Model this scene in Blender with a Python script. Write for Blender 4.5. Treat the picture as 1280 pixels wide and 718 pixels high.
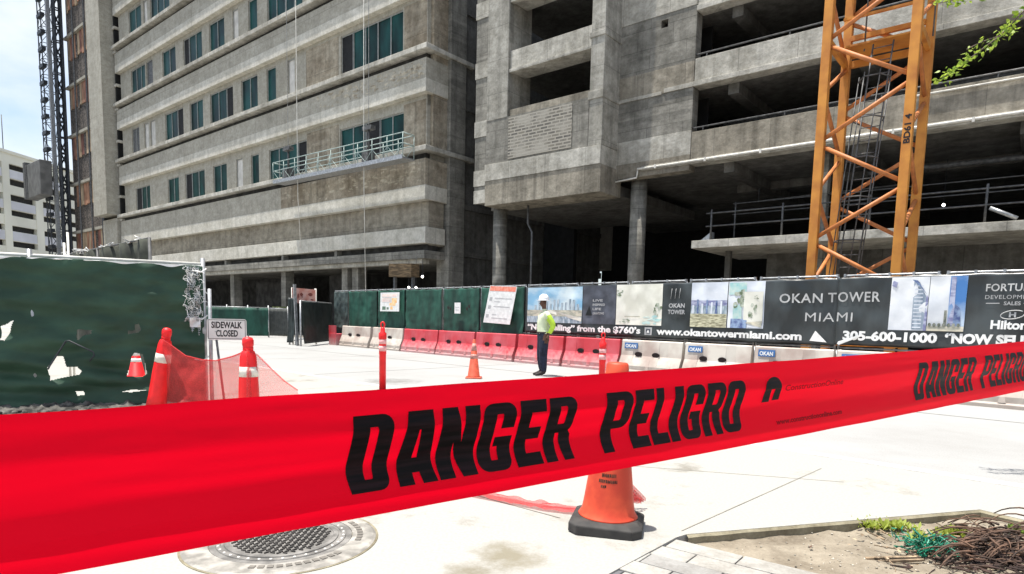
import bpy, bmesh, math, random
from mathutils import Vector, Matrix, noise
random.seed(7)
for o in list(bpy.data.objects): bpy.data.objects.remove(o)
SC = bpy.context.scene
COL = SC.collection
R = math.radians

# ------------------------------------------------------------------ camera, world, sun, exposure
PITCH, ROLL, FPX, PX0, PY0 = R(-5.897), R(1.342), 790.6, 640.0, 480.0
EYE = Vector((0, 0, 1.35))
FW = Vector((0, math.cos(PITCH), math.sin(PITCH)))
_u0 = Vector((0, -math.sin(PITCH), math.cos(PITCH))); _r0 = Vector((1, 0, 0))
RT = math.cos(ROLL) * _r0 + math.sin(ROLL) * _u0
UP = -math.sin(ROLL) * _r0 + math.cos(ROLL) * _u0
cam = bpy.data.cameras.new('camera'); co = bpy.data.objects.new('camera', cam); COL.objects.link(co)
cam.sensor_width = 36; cam.lens = FPX / 1280 * 36; cam.shift_y = (PY0 - 359) / 1280
cam.clip_start = 0.02; cam.clip_end = 3000
m = Matrix((RT, UP, -FW)).transposed().to_4x4(); m.translation = EYE
co.matrix_world = m
SC.camera = co
SUN_DIR = Vector((-1.0, 0.02, 0)).normalized()
SUN_EL = R(78)
sd = Vector((SUN_DIR.x * math.cos(SUN_EL), SUN_DIR.y * math.cos(SUN_EL), math.sin(SUN_EL)))
sl = bpy.data.lights.new('sun', 'SUN'); sl.energy = 5.0; sl.angle = R(0.53); sl.color = (1, .955, .88)
so = bpy.data.objects.new('sun', sl); COL.objects.link(so)
so.rotation_euler = sd.to_track_quat('Z', 'Y').to_euler(); so.location = (0, 0, 60)
W = bpy.data.worlds.new('World'); SC.world = W; W.use_nodes = True
wn, wl = W.node_tree.nodes, W.node_tree.links
bg = wn['Background']; bg.inputs[1].default_value = 0.13
sky = wn.new('ShaderNodeTexSky'); sky.sky_type = 'NISHITA'; sky.sun_disc = False
sky.sun_elevation = SUN_EL; sky.sun_rotation = math.atan2(SUN_DIR.x, SUN_DIR.y)
sky.dust_density = 1.6; sky.ozone_density = 1.6
tc = wn.new('ShaderNodeTexCoord'); mp = wn.new('ShaderNodeMapping'); mp.inputs[3].default_value = (1, 1, 2.2)
wl.new(tc.outputs['Generated'], mp.inputs[0])
nz = wn.new('ShaderNodeTexNoise'); nz.inputs['Scale'].default_value = 3.1; nz.inputs['Detail'].default_value = 7
nz.inputs['Roughness'].default_value = .55
wl.new(mp.outputs[0], nz.inputs[0])
cr = wn.new('ShaderNodeValToRGB'); cr.color_ramp.elements[0].position = .37; cr.color_ramp.elements[1].position = .66
wl.new(nz.outputs[0], cr.inputs[0])
mx = wn.new('ShaderNodeMix'); mx.data_type = 'RGBA'
mx.inputs[7].default_value = (4.75, 5.05, 5.35, 1)
wl.new(cr.outputs[0], mx.inputs[0]); wl.new(sky.outputs[0], mx.inputs[6]); wl.new(mx.outputs[2], bg.inputs[0])
SC.view_settings.view_transform = 'Standard'; SC.view_settings.look = 'None'
SC.view_settings.gamma = 1; SC.view_settings.use_curve_mapping = False
SC.view_settings.exposure = 0.72
SC.render.resolution_x, SC.render.resolution_y = 1024, 574
SC.render.engine = 'CYCLES'
SC.cycles.max_bounces = 8; SC.cycles.transparent_max_bounces = 12

# ------------------------------------------------------------------ site frames (plain geometry of the place)
A = R(39.61)
U = Vector((math.cos(A), -math.sin(A), 0)); V = Vector((math.sin(A), math.cos(A), 0)); Z = Vector((0, 0, 1))
MU = Matrix((U, V, Z)).transposed().to_4x4()                      # building grid: x along fronts, y into the site
FO = Vector((-.02, 20.11, 0)); _w = Vector((7.66, -7.98, 0)).normalized(); _nw = Vector((-_w.y, _w.x, 0))
MW = Matrix((_w, _nw, Z)).transposed().to_4x4(); MW.translation = FO   # street fence line: x along it, y behind it
def ray(x, y): return FW + RT * ((x - PX0) / FPX) - UP * ((y - PY0) / FPX)
def G(x, y, z=0.15):
    d = ray(x, y); return EYE + d * ((z - EYE.z) / d.z)
def D(x, y, dist):
    d = ray(x, y); return EYE + d * (dist / d.y)

# ------------------------------------------------------------------ materials
def s2l(r, g, b):
    f = lambda c: (c / 12.92 if c <= .04045 else ((c + .055) / 1.055) ** 2.4)
    return (f(r / 255), f(g / 255), f(b / 255), 1)
MATS = {}
def mat(name, col, rough=.7, metal=0, var=.12, scale=6, bump=0, stretch=(1, 1, 1), col2=None, spec=.4, lo=.38, hi=.66, coat=0):
    if name in MATS: return MATS[name]
    M = bpy.data.materials.new(name); M.use_nodes = True
    n, l = M.node_tree.nodes, M.node_tree.links
    b = n['Principled BSDF']; b.inputs['Roughness'].default_value = rough; b.inputs['Metallic'].default_value = metal
    b.inputs['Specular IOR Level'].default_value = spec
    c = Vector(col[:3])
    ge = n.new('ShaderNodeNewGeometry'); ma = n.new('ShaderNodeMapping'); ma.inputs[3].default_value = stretch
    l.new(ge.outputs['Position'], ma.inputs[0])
    t = n.new('ShaderNodeTexNoise'); t.inputs['Scale'].default_value = scale; t.inputs['Detail'].default_value = 6
    l.new(ma.outputs[0], t.inputs[0])
    rp = n.new('ShaderNodeValToRGB')
    e = rp.color_ramp.elements
    e[0].position = lo; e[1].position = hi
    c2 = Vector(col2[:3]) if col2 else c * (1 - 2 * var)
    e[0].color = (*c2, 1); e[1].color = (*(c * (1 + var) if not col2 else c), 1)
    l.new(t.outputs[0], rp.inputs[0]); l.new(rp.outputs[0], b.inputs['Base Color'])
    if bump:
        bp = n.new('ShaderNodeBump'); bp.inputs['Strength'].default_value = bump; bp.inputs['Distance'].default_value = .02
        l.new(t.outputs[0], bp.inputs['Height']); l.new(bp.outputs[0], b.inputs['Normal'])
    MATS[name] = M; return M

def concrete(name, base, dark, light=None, panel=(2.4, 1.2), pvar=.14, blotch=.45, streak=.5, bump=.35, rough=.92, lay=1., seam=.35, mid=.74):
    """board-marked site concrete: blotches, runs of water, formwork sheets, fine grain"""
    M = bpy.data.materials.new(name); M.use_nodes = True
    n, l = M.node_tree.nodes, M.node_tree.links
    b = n['Principled BSDF']; b.inputs['Roughness'].default_value = rough; b.inputs['Specular IOR Level'].default_value = .25
    ge = n.new('ShaderNodeNewGeometry')
    rot = n.new('ShaderNodeVectorRotate'); rot.rotation_type = 'Z_AXIS'; rot.inputs['Angle'].default_value = A
    l.new(ge.outputs['Position'], rot.inputs[0])
    def tex(scale, st, det=6, ro=.6):
        ma = n.new('ShaderNodeMapping'); ma.inputs[3].default_value = st; l.new(rot.outputs[0], ma.inputs[0])
        t = n.new('ShaderNodeTexNoise'); t.inputs['Scale'].default_value = scale; t.inputs['Detail'].default_value = det
        t.inputs['Roughness'].default_value = ro
        l.new(ma.outputs[0], t.inputs[0]); return t.outputs[0]
    def ramp(v, a, c, ca=(0, 0, 0, 1), cb=(1, 1, 1, 1)):
        r_ = n.new('ShaderNodeValToRGB'); e = r_.color_ramp.elements
        e[0].position = a; e[1].position = c; e[0].color = ca; e[1].color = cb
        l.new(v, r_.inputs[0]); return r_.outputs[0]
    def mix(f, a, c, mode='MIX'):
        x = n.new('ShaderNodeMix'); x.data_type = 'RGBA'; x.blend_type = mode
        if isinstance(f, float): x.inputs[0].default_value = f
        else: l.new(f, x.inputs[0])
        for i, q in ((6, a), (7, c)):
            if isinstance(q, tuple): x.inputs[i].default_value = q
            else: l.new(q, x.inputs[i])
        return x.outputs[2]
    big = tex(.55, (1, 1, 1)); run = tex(1.0, (2.6, 2.6, .16)); fine = tex(9, (1, 1, 1), 8, .7); lay_ = tex(1.0, (.25, .25, 3.2))
    f1 = ramp(big, .5 - blotch * .3, .5 + blotch * .3)
    c = mix(f1, dark, base)
    if light: c = mix(ramp(lay_, .50, .72, (0, 0, 0, 1), (lay, lay, lay, 1)), c, light)
    f2 = ramp(run, .36, .56, (1 - streak * .6,) * 3 + (1,), (1, 1, 1, 1))
    c = mix(1.0, c, f2, 'MULTIPLY')
    f3 = ramp(fine, .3, .7, (.78, .77, .75, 1), (1.12, 1.12, 1.12, 1))
    c = mix(1.0, c, f3, 'MULTIPLY')
    f4 = ramp(tex(2.3, (1, 1, 1.3), 8, .65), .36, .62, (mid, mid, mid * .98, 1), (1.1, 1.1, 1.1, 1))
    c = mix(1.0, c, f4, 'MULTIPLY')
    # formwork sheets: x along front (or depth), z up
    sp = n.new('ShaderNodeSeparateXYZ'); l.new(rot.outputs[0], sp.inputs[0])
    ad = n.new('ShaderNodeMath'); ad.operation = 'ADD'; l.new(sp.outputs[0], ad.inputs[0]); l.new(sp.outputs[1], ad.inputs[1])
    cb = n.new('ShaderNodeCombineXYZ'); l.new(ad.outputs[0], cb.inputs[0]); l.new(sp.outputs[2], cb.inputs[1])
    br = n.new('ShaderNodeTexBrick'); br.inputs['Scale'].default_value = 1
    br.inputs['Brick Width'].default_value = panel[0]; br.inputs['Row Height'].default_value = panel[1]
    br.inputs['Mortar Size'].default_value = .012; br.offset = .37
    br.inputs['Color1'].default_value = (1 - pvar,) * 3 + (1,); br.inputs['Color2'].default_value = (1 + pvar * .6,) * 3 + (1,)
    br.inputs['Mortar'].default_value = (1 - seam,) * 3 + (1,)
    l.new(cb.outputs[0], br.inputs[0])
    c = mix(1.0, c, br.outputs[0], 'MULTIPLY')
    l.new(c, b.inputs['Base Color'])
    bp = n.new('ShaderNodeBump'); bp.inputs['Strength'].default_value = bump; bp.inputs['Distance'].default_value = .04
    hh = n.new('ShaderNodeMath'); hh.operation = 'ADD'; l.new(fine, hh.inputs[0]); l.new(big, hh.inputs[1])
    l.new(hh.outputs[0], bp.inputs['Height']); l.new(bp.outputs[0], b.inputs['Normal'])
    MATS[name] = M; return M

def sheet(name, col, dark, stain=.5, scale=.8, rough=.95, bump=.15, spots=()):
    """trodden ground surface"""
    M = bpy.data.materials.new(name); M.use_nodes = True
    n, l = M.node_tree.nodes, M.node_tree.links
    b = n['Principled BSDF']; b.inputs['Roughness'].default_value = rough; b.inputs['Specular IOR Level'].default_value = .2
    ge = n.new('ShaderNodeNewGeometry')
    def tex(s, d, ro=.62):
        t = n.new('ShaderNodeTexNoise'); t.inputs['Scale'].default_value = s; t.inputs['Detail'].default_value = d
        t.inputs['Roughness'].default_value = ro; l.new(ge.outputs['Position'], t.inputs[0]); return t.outputs[0]
    a = tex(scale, 9, .7); f = tex(60, 4)
    r1 = n.new('ShaderNodeValToRGB'); e = r1.color_ramp.elements
    e[0].position = .30; e[1].position = .30 + .28 * stain + .05; e[0].color = dark; e[1].color = col
    l.new(a, r1.inputs[0])
    r2 = n.new('ShaderNodeValToRGB'); e = r2.color_ramp.elements
    e[0].position = .3; e[1].position = .7; e[0].color = (.86, .86, .86, 1); e[1].color = (1.06, 1.06, 1.06, 1); l.new(f, r2.inputs[0])
    x = n.new('ShaderNodeMix'); x.data_type = 'RGBA'; x.blend_type = 'MULTIPLY'; x.inputs[0].default_value = 1
    l.new(r1.outputs[0], x.inputs[6]); l.new(r2.outputs[0], x.inputs[7]); res = x.outputs[2]
    for (sx_, sy_, rad, cs) in spots:                             # spilled mud and tyre rubber, each with its own outline
        ds = n.new('ShaderNodeVectorMath'); ds.operation = 'DISTANCE'; l.new(ge.outputs['Position'], ds.inputs[0]); ds.inputs[1].default_value = (sx_, sy_, .15)
        mr = n.new('ShaderNodeMapRange'); mr.inputs[1].default_value = rad; mr.inputs[2].default_value = 0; mr.inputs[3].default_value = 0; mr.inputs[4].default_value = .55; l.new(ds.outputs[1], mr.inputs[0])
        nn_ = tex(5.5, 8, .7); am = n.new('ShaderNodeMath'); am.operation = 'ADD'; l.new(mr.outputs[0], am.inputs[0]); l.new(nn_, am.inputs[1])
        rq = n.new('ShaderNodeValToRGB'); rq.color_ramp.elements[0].position = .62; rq.color_ramp.elements[1].position = 1.0; rq.color_ramp.elements[1].color = (.9,) * 3 + (1,); l.new(am.outputs[0], rq.inputs[0])
        gt = n.new('ShaderNodeMath'); gt.operation = 'MULTIPLY'; l.new(rq.outputs[0], gt.inputs[0]); m1 = n.new('ShaderNodeMapRange'); m1.inputs[1].default_value = rad; m1.inputs[2].default_value = rad * .6; l.new(ds.outputs[1], m1.inputs[0]); l.new(m1.outputs[0], gt.inputs[1])
        x2 = n.new('ShaderNodeMix'); x2.data_type = 'RGBA'; l.new(gt.outputs[0], x2.inputs[0]); l.new(res, x2.inputs[6]); x2.inputs[7].default_value = cs; res = x2.outputs[2]
    l.new(res, b.inputs['Base Color'])
    bp = n.new('ShaderNodeBump'); bp.inputs['Strength'].default_value = bump; bp.inputs['Distance'].default_value = .01
    l.new(f, bp.inputs['Height']); l.new(bp.outputs[0], b.inputs['Normal'])
    MATS[name] = M; return M

def film(name, col, trans=.5, clear=0., rough=.4, weave=0, spec=.5):
    """thin plastic sheet: diffuse + light coming through, optional open mesh"""
    M = bpy.data.materials.new(name); M.use_nodes = True
    n, l = M.node_tree.nodes, M.node_tree.links
    b = n['Principled BSDF']; b.inputs['Base Color'].default_value = col; b.inputs['Roughness'].default_value = rough
    b.inputs['Specular IOR Level'].default_value = spec
    t = n.new('ShaderNodeBsdfTranslucent'); t.inputs[0].default_value = col
    mx_ = n.new('ShaderNodeMixShader'); mx_.inputs[0].default_value = trans
    l.new(b.outputs[0], mx_.inputs[1]); l.new(t.outputs[0], mx_.inputs[2])
    out = mx_.outputs[0]
    if clear:
        tr = n.new('ShaderNodeBsdfTransparent'); m2 = n.new('ShaderNodeMixShader')
        if weave:
            ge = n.new('ShaderNodeNewGeometry'); w_ = n.new('ShaderNodeTexNoise'); w_.inputs['Scale'].default_value = weave
            w_.inputs['Detail'].default_value = 4
            l.new(ge.outputs['Position'], w_.inputs[0])
            mr = n.new('ShaderNodeMapRange'); mr.inputs[1].default_value = .35; mr.inputs[2].default_value = .65
            mr.inputs[3].default_value = clear - .12; mr.inputs[4].default_value = min(1, clear + .12)
            l.new(w_.outputs[0], mr.inputs[0]); l.new(mr.outputs[0], m2.inputs[0])
        else: m2.inputs[0].default_value = clear
        l.new(out, m2.inputs[1]); l.new(tr.outputs[0], m2.inputs[2]); out = m2.outputs[0]
    l.new(out, n['Material Output'].inputs[0])
    MATS[name] = M; return M

C_LEFT = concrete('hotel_concrete', (.43, .41, .355, 1), (.345, .325, .275, 1), (.48, .46, .405, 1), panel=(3.6, 9), pvar=.05, streak=.16, mid=.86, lay=.4, blotch=.7)
C_BAND = concrete('pale_band_concrete', (.62, .60, .54, 1), (.50, .475, .41, 1), panel=(3.6, 9), pvar=.05, streak=.22, mid=.86, blotch=.6)
C_ROUGH = concrete('chipped_render', (.43, .38, .30, 1), (.28, .235, .175, 1), (.50, .455, .37, 1), lay=.5, panel=(5, 3), pvar=.06, blotch=.3, bump=.9, streak=.5)
C_LEFT2 = concrete('weathered_band', (.34, .31, .25, 1), (.24, .21, .165, 1), (.42, .385, .31, 1), panel=(5, 3), pvar=.05, blotch=.5, streak=.3, lay=.5)
C_CHIP = concrete('pale_filler', (.58, .53, .43, 1), (.42, .37, .28, 1), pvar=.03, seam=0)
C_GREY = concrete('grey_concrete', (.30, .288, .255, 1), (.18, .173, .153, 1), (.36, .345, .305, 1), panel=(1.5, .74), pvar=.14, streak=.45)
C_PALE = concrete('pale_grey_concrete', (.57, .55, .495, 1), (.39, .372, .325, 1), panel=(2.0, 3), pvar=.10, streak=.4)
C_PIER = concrete('pier_concrete', (.46, .445, .40, 1), (.30, .287, .25, 1), panel=(2.0, 1.4), pvar=.08, streak=.5)
C_TAN = concrete('tan_stained_concrete', (.40, .365, .30, 1), (.26, .235, .19, 1), panel=(2.0, 3), pvar=.10, streak=.65)
C_SHADE = concrete('shaded_concrete', (.17, .166, .155, 1), (.115, .11, .10, 1), panel=(2.4, 2.3), pvar=.12)  # darkened concrete: shade of the side face and deck undersides put into colour
C_DARK = mat('shade_dark_concrete', (.05, .048, .045), .95, var=.25, scale=2)  # concrete darkened to carry the shade of interiors and slots
C_BLACK = mat('near_black_fill', (.012, .012, .012), .95, var=.2, scale=3)  # near-black stands in for deck interior shade; the joint strip shares it
M_TEAL = mat('teal_window_film', (.005, .050, .045), .38, var=.35, scale=.9, stretch=(1, 1, .5), spec=.16)
M_OPEN = mat('painted_dark_opening', (.012, .012, .013), .8, var=.2)  # flat near-black sheet painted as the dark of an open room
M_WPANEL = mat('white_board', (.62, .60, .56), .8, var=.1, scale=2)
M_FRAME = mat('window_frame_grey', (.30, .31, .30), .6, var=.1)
M_STEEL = mat('galvanised_steel', (.42, .43, .44), .45, .6, var=.15, scale=12)
M_DSTEEL = mat('dark_steel', (.035, .04, .048), .55, .3, var=.2, scale=8)
M_GSTEEL = mat('grey_steel', (.13, .13, .13), .6, .3, var=.2, scale=8)
M_CRANE = mat('crane_orange_paint', s2l(204, 138, 58), .6, var=.10, scale=2.2, bump=.05, col2=s2l(172, 106, 46), lo=.3, hi=.6)
M_CRANEB = mat('crane_brace_paint', s2l(190, 118, 66), .55, var=.12, scale=5)
M_BLACK = mat('black_print', (.012, .008, .009), .35, var=.1)
M_RUBBER = mat('black_rubber', (.016, .016, .017), .75, var=.3, scale=14, col2=(.05, .047, .043), lo=.35, hi=.8)
M_WHITE = mat('white_paint', (.78, .78, .76), .6, var=.06, scale=9)
M_CONE = mat('faded_orange_plastic', s2l(218, 82, 50), .55, var=.1, scale=9, col2=s2l(192, 62, 40))
M_CONE2 = mat('red_orange_plastic', s2l(238, 32, 36), .45, var=.06, scale=9)
M_CONE3 = mat('dusty_orange_plastic', s2l(205, 88, 62), .6, var=.12, scale=9)
M_REFL = mat('reflective_collar', s2l(225, 218, 205), .4, var=.1, scale=16)
M_REFLR = mat('grimy_collar', s2l(196, 140, 130), .5, var=.15, scale=16)
M_GREEN = film('green_windscreen_mesh', (.013, .052, .034, 1), .18, 0, .6, spec=.3)
M_GREEN2 = mat('green_fence_fabric', (.015, .074, .051), .7, var=.22, scale=3, stretch=(1, 1, .35))
M_DGREEN = mat('dark_tarp', (.018, .027, .026), .55, var=.25, scale=4)
M_OLIVE = mat('olive_tarp', (.10, .12, .03), .7, var=.25, scale=6)
M_GFABRIC = mat('grey_green_fabric', (.06, .085, .08), .7, var=.25, scale=4)
M_TAPE = film('red_tape_film', (.93, .0008, .018, 1), .46, 0, .42, spec=.10)
M_NET = film('red_safety_netting', (.72, .055, .060, 1), .5, .34, .6, 90)
M_NET2 = film('trailing_red_netting', (.76, .11, .11, 1), .5, .52, .6, 90)
def plastic(name, c1, c2, dust):
    M = mat(name, c1, .55, var=.1, scale=1.6, col2=c2, lo=.36, hi=.62); n, l = M.node_tree.nodes, M.node_tree.links
    b = n['Principled BSDF']; src = b.inputs['Base Color'].links[0].from_socket
    tc = n.new('ShaderNodeTexCoord'); sp = n.new('ShaderNodeSeparateXYZ'); l.new(tc.outputs['Object'], sp.inputs[0])
    nz = n.new('ShaderNodeTexNoise'); nz.inputs['Scale'].default_value = 7; nz.inputs['Detail'].default_value = 6; l.new(tc.outputs['Object'], nz.inputs[0])
    ad = n.new('ShaderNodeMath'); ad.operation = 'MULTIPLY_ADD'; l.new(nz.outputs[0], ad.inputs[0]); ad.inputs[1].default_value = .62; l.new(sp.outputs[2], ad.inputs[2])
    rp = n.new('ShaderNodeValToRGB'); e = rp.color_ramp.elements; e[0].position = .34; e[1].position = .74; e[0].color = (.85,) * 3 + (1,); e[1].color = (.06,) * 3 + (1,); l.new(ad.outputs[0], rp.inputs[0])
    x = n.new('ShaderNodeMix'); x.data_type = 'RGBA'; l.new(rp.outputs[0], x.inputs[0]); l.new(src, x.inputs[6]); x.inputs[7].default_value = dust; l.new(x.outputs[2], b.inputs['Base Color'])
    return M
M_BRED = plastic('faded_red_plastic', s2l(186, 38, 52), s2l(196, 82, 92), (.42, .30, .29, 1))
M_BWHITE = plastic('dirty_white_plastic', s2l(206, 199, 188), s2l(170, 152, 142), (.34, .29, .25, 1))
M_HOLE = mat('painted_dark_hole', (.02, .012, .012), .9, var=.1)  # near-black plates stand in for the shade inside holes
M_BLUE = mat('blue_sticker', s2l(60, 105, 160), .5, var=.1)
M_BANNER = mat('black_banner_vinyl', (.046, .054, .056), .33, var=.30, scale=1.6, stretch=(1, 1, .5), spec=.5)
M_BANNER2 = mat('slate_banner_vinyl', (.085, .092, .115), .4, var=.2, scale=3)
M_TXT = mat('white_lettering', (.80, .80, .78), .5, var=.04)
M_TXTG = mat('grey_lettering', (.42, .42, .42), .5, var=.04)
M_PIPE = mat('white_pipe', (.74, .72, .66), .5, var=.1)
M_LEAF = film('young_leaf', (.36, .48, .06, 1), .5, 0, .5)
M_LEAF2 = film('deep_leaf', (.17, .27, .035, 1), .45, 0, .5)
M_WEED = film('yellow_green_weed', (.30, .36, .05, 1), .4, 0, .6)
M_BARK = mat('bark', (.13, .10, .075), .9, var=.3, scale=20, bump=.6)
M_TWIG = mat('dry_brown_stalk', (.17, .095, .06), .8, var=.4, scale=9, col2=(.04, .026, .02))
M_TWIGD = mat('dark_rotten_stalk', (.05, .03, .024), .9, var=.4, scale=14)
M_TWIG2 = mat('dry_tan_stalk', (.30, .22, .14), .85, var=.3, scale=14)
M_GNET = mat('green_plastic_net', (.015, .22, .13), .5, var=.3, scale=12)
M_IRON = mat('cast_iron', (.215, .205, .19), .6, .15, var=.2, scale=14, bump=.3)
M_IRON2 = mat('worn_iron', (.35, .33, .295), .55, .15, var=.2, scale=14)
M_GAP = mat('dirt_gap', (.05, .042, .03), .95, var=.3)
M_RUST1 = mat('rust_brown_board', (.26, .115, .085), .85, var=.3, scale=3, stretch=(1, 1, .3))
M_RUST2 = mat('orange_board', (.40, .21, .13), .85, var=.25, scale=3, stretch=(1, 1, .3))
M_RUST3 = mat('tan_board', (.46, .34, .225), .85, var=.2, scale=3, stretch=(1, 1, .3))
M_MESHWALL = mat('brown_grey_mesh_infill', (.135, .115, .10), .9, var=.4, scale=7, bump=.4)
M_CREAM = mat('cream_wall_paint', (.82, .80, .68), .8, var=.05, scale=.3)
M_LILAC = mat('pale_grey_spandrel', (.66, .66, .69), .8, var=.06, scale=.4)
M_SLOT_SHADE = mat('shaded_opening', (.035, .033, .03), .9, var=.2)
M_SOIL = sheet('bed_soil', (.30, .26, .20, 1), (.13, .105, .075, 1), .9, 3.2, bump=.8)
M_GROUND = sheet('site_ground', (.20, .19, .17, 1), (.13, .12, .105, 1), .9, .25)
M_ROAD = sheet('road_concrete', (.335, .335, .328, 1), (.285, .28, .27, 1), .55, .22, spots=[(-2.5, 13.0, 1.0, (.17, .165, .155, 1)), (1.2, 12.5, .9, (.2, .195, .185, 1))])
M_WALK = sheet('pale_walk_concrete', (.350, .342, .315, 1), (.20, .185, .155, 1), .34, 1.15, spots=[(.02, 3.12, .30, (.19, .17, .12, 1)), (-.16, 2.92, .22, (.17, .15, .105, 1))])
M_KERB = sheet('kerb_concrete', (.46, .455, .44, 1), (.33, .32, .29, 1), .5, 1.6)
M_EDGE = sheet('mossy_edge', (.30, .27, .19, 1), (.13, .11, .07, 1), .9, 5)
M_PAVE = [sheet('paver_light', (.36, .35, .32, 1), (.22, .205, .18, 1), .7, 4), sheet('paver_mid', (.29, .285, .27, 1), (.19, .18, .165, 1), .7, 4), sheet('paver_slate', (.155, .155, .165, 1), (.09, .09, .09, 1), .8, 5)]
def lampmat():
    M = bpy.data.materials.new('lit_bulb'); M.use_nodes = True
    b = M.node_tree.nodes['Principled BSDF']; b.inputs['Emission Color'].default_value = (1, .93, .8, 1); b.inputs['Emission Strength'].default_value = 9
    return M
M_BULB = lampmat()
M_SKIN = mat('brown_skin', (.12, .055, .033), .55, var=.1, scale=20)
M_SHIRT = mat('pale_hivis_shirt', (.66, .72, .50), .8, var=.08, scale=8)
M_SLEEVE = mat('lime_hivis_sleeve', (.50, .72, .06), .7, var=.1, scale=8)
M_JEANS = mat('navy_jeans', (.016, .022, .045), .85, var=.25, scale=14)
M_BOOT = mat('dark_boot', (.03, .022, .02), .7, var=.2)
M_HAT = mat('white_hard_hat', (.85, .86, .88), .3, var=.02)
M_BRICK = None
def brickmat():
    M = bpy.data.materials.new('exposed_block_patch'); M.use_nodes = True
    n, l = M.node_tree.nodes, M.node_tree.links
    b = n['Principled BSDF']; b.inputs['Roughness'].default_value = .95
    ge = n.new('ShaderNodeNewGeometry'); rot = n.new('ShaderNodeVectorRotate'); rot.rotation_type = 'Z_AXIS'; rot.inputs['Angle'].default_value = A
    l.new(ge.outputs['Position'], rot.inputs[0])
    sp = n.new('ShaderNodeSeparateXYZ'); l.new(rot.outputs[0], sp.inputs[0])
    cb = n.new('ShaderNodeCombineXYZ'); l.new(sp.outputs[0], cb.inputs[0]); l.new(sp.outputs[2], cb.inputs[1])
    nz = n.new('ShaderNodeTexNoise'); nz.inputs['Scale'].default_value = 1.0; nz.inputs['Detail'].default_value = 8; l.new(rot.outputs[0], nz.inputs[0])
    br = n.new('ShaderNodeTexBrick'); br.inputs['Scale'].default_value = 1; br.inputs['Brick Width'].default_value = .40; br.inputs['Row Height'].default_value = .13
    br.inputs['Mortar Size'].default_value = .028; br.inputs['Color1'].default_value = (.20, .185, .15, 1); br.inputs['Color2'].default_value = (.105, .10, .09, 1); br.inputs['Mortar'].default_value = (.36, .335, .285, 1)
    l.new(cb.outputs[0], br.inputs[0])
    rp = n.new('ShaderNodeValToRGB'); e = rp.color_ramp.elements; e[0].position = .47; e[1].position = .62; l.new(nz.outputs[0], rp.inputs[0])
    x = n.new('ShaderNodeMix'); x.data_type = 'RGBA'; l.new(rp.outputs[0], x.inputs[0]); l.new(br.outputs[0], x.inputs[6]); x.inputs[7].default_value = (.34, .32, .275, 1)
    l.new(x.outputs[2], b.inputs['Base Color'])
    bp = n.new('ShaderNodeBump'); bp.inputs['Strength'].default_value = .8; bp.inputs['Distance'].default_value = .04
    l.new(br.outputs['Fac'], bp.inputs['Height']); bp.invert = True; l.new(bp.outputs[0], b.inputs['Normal'])
    return M
M_BRICK = brickmat()

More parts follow.
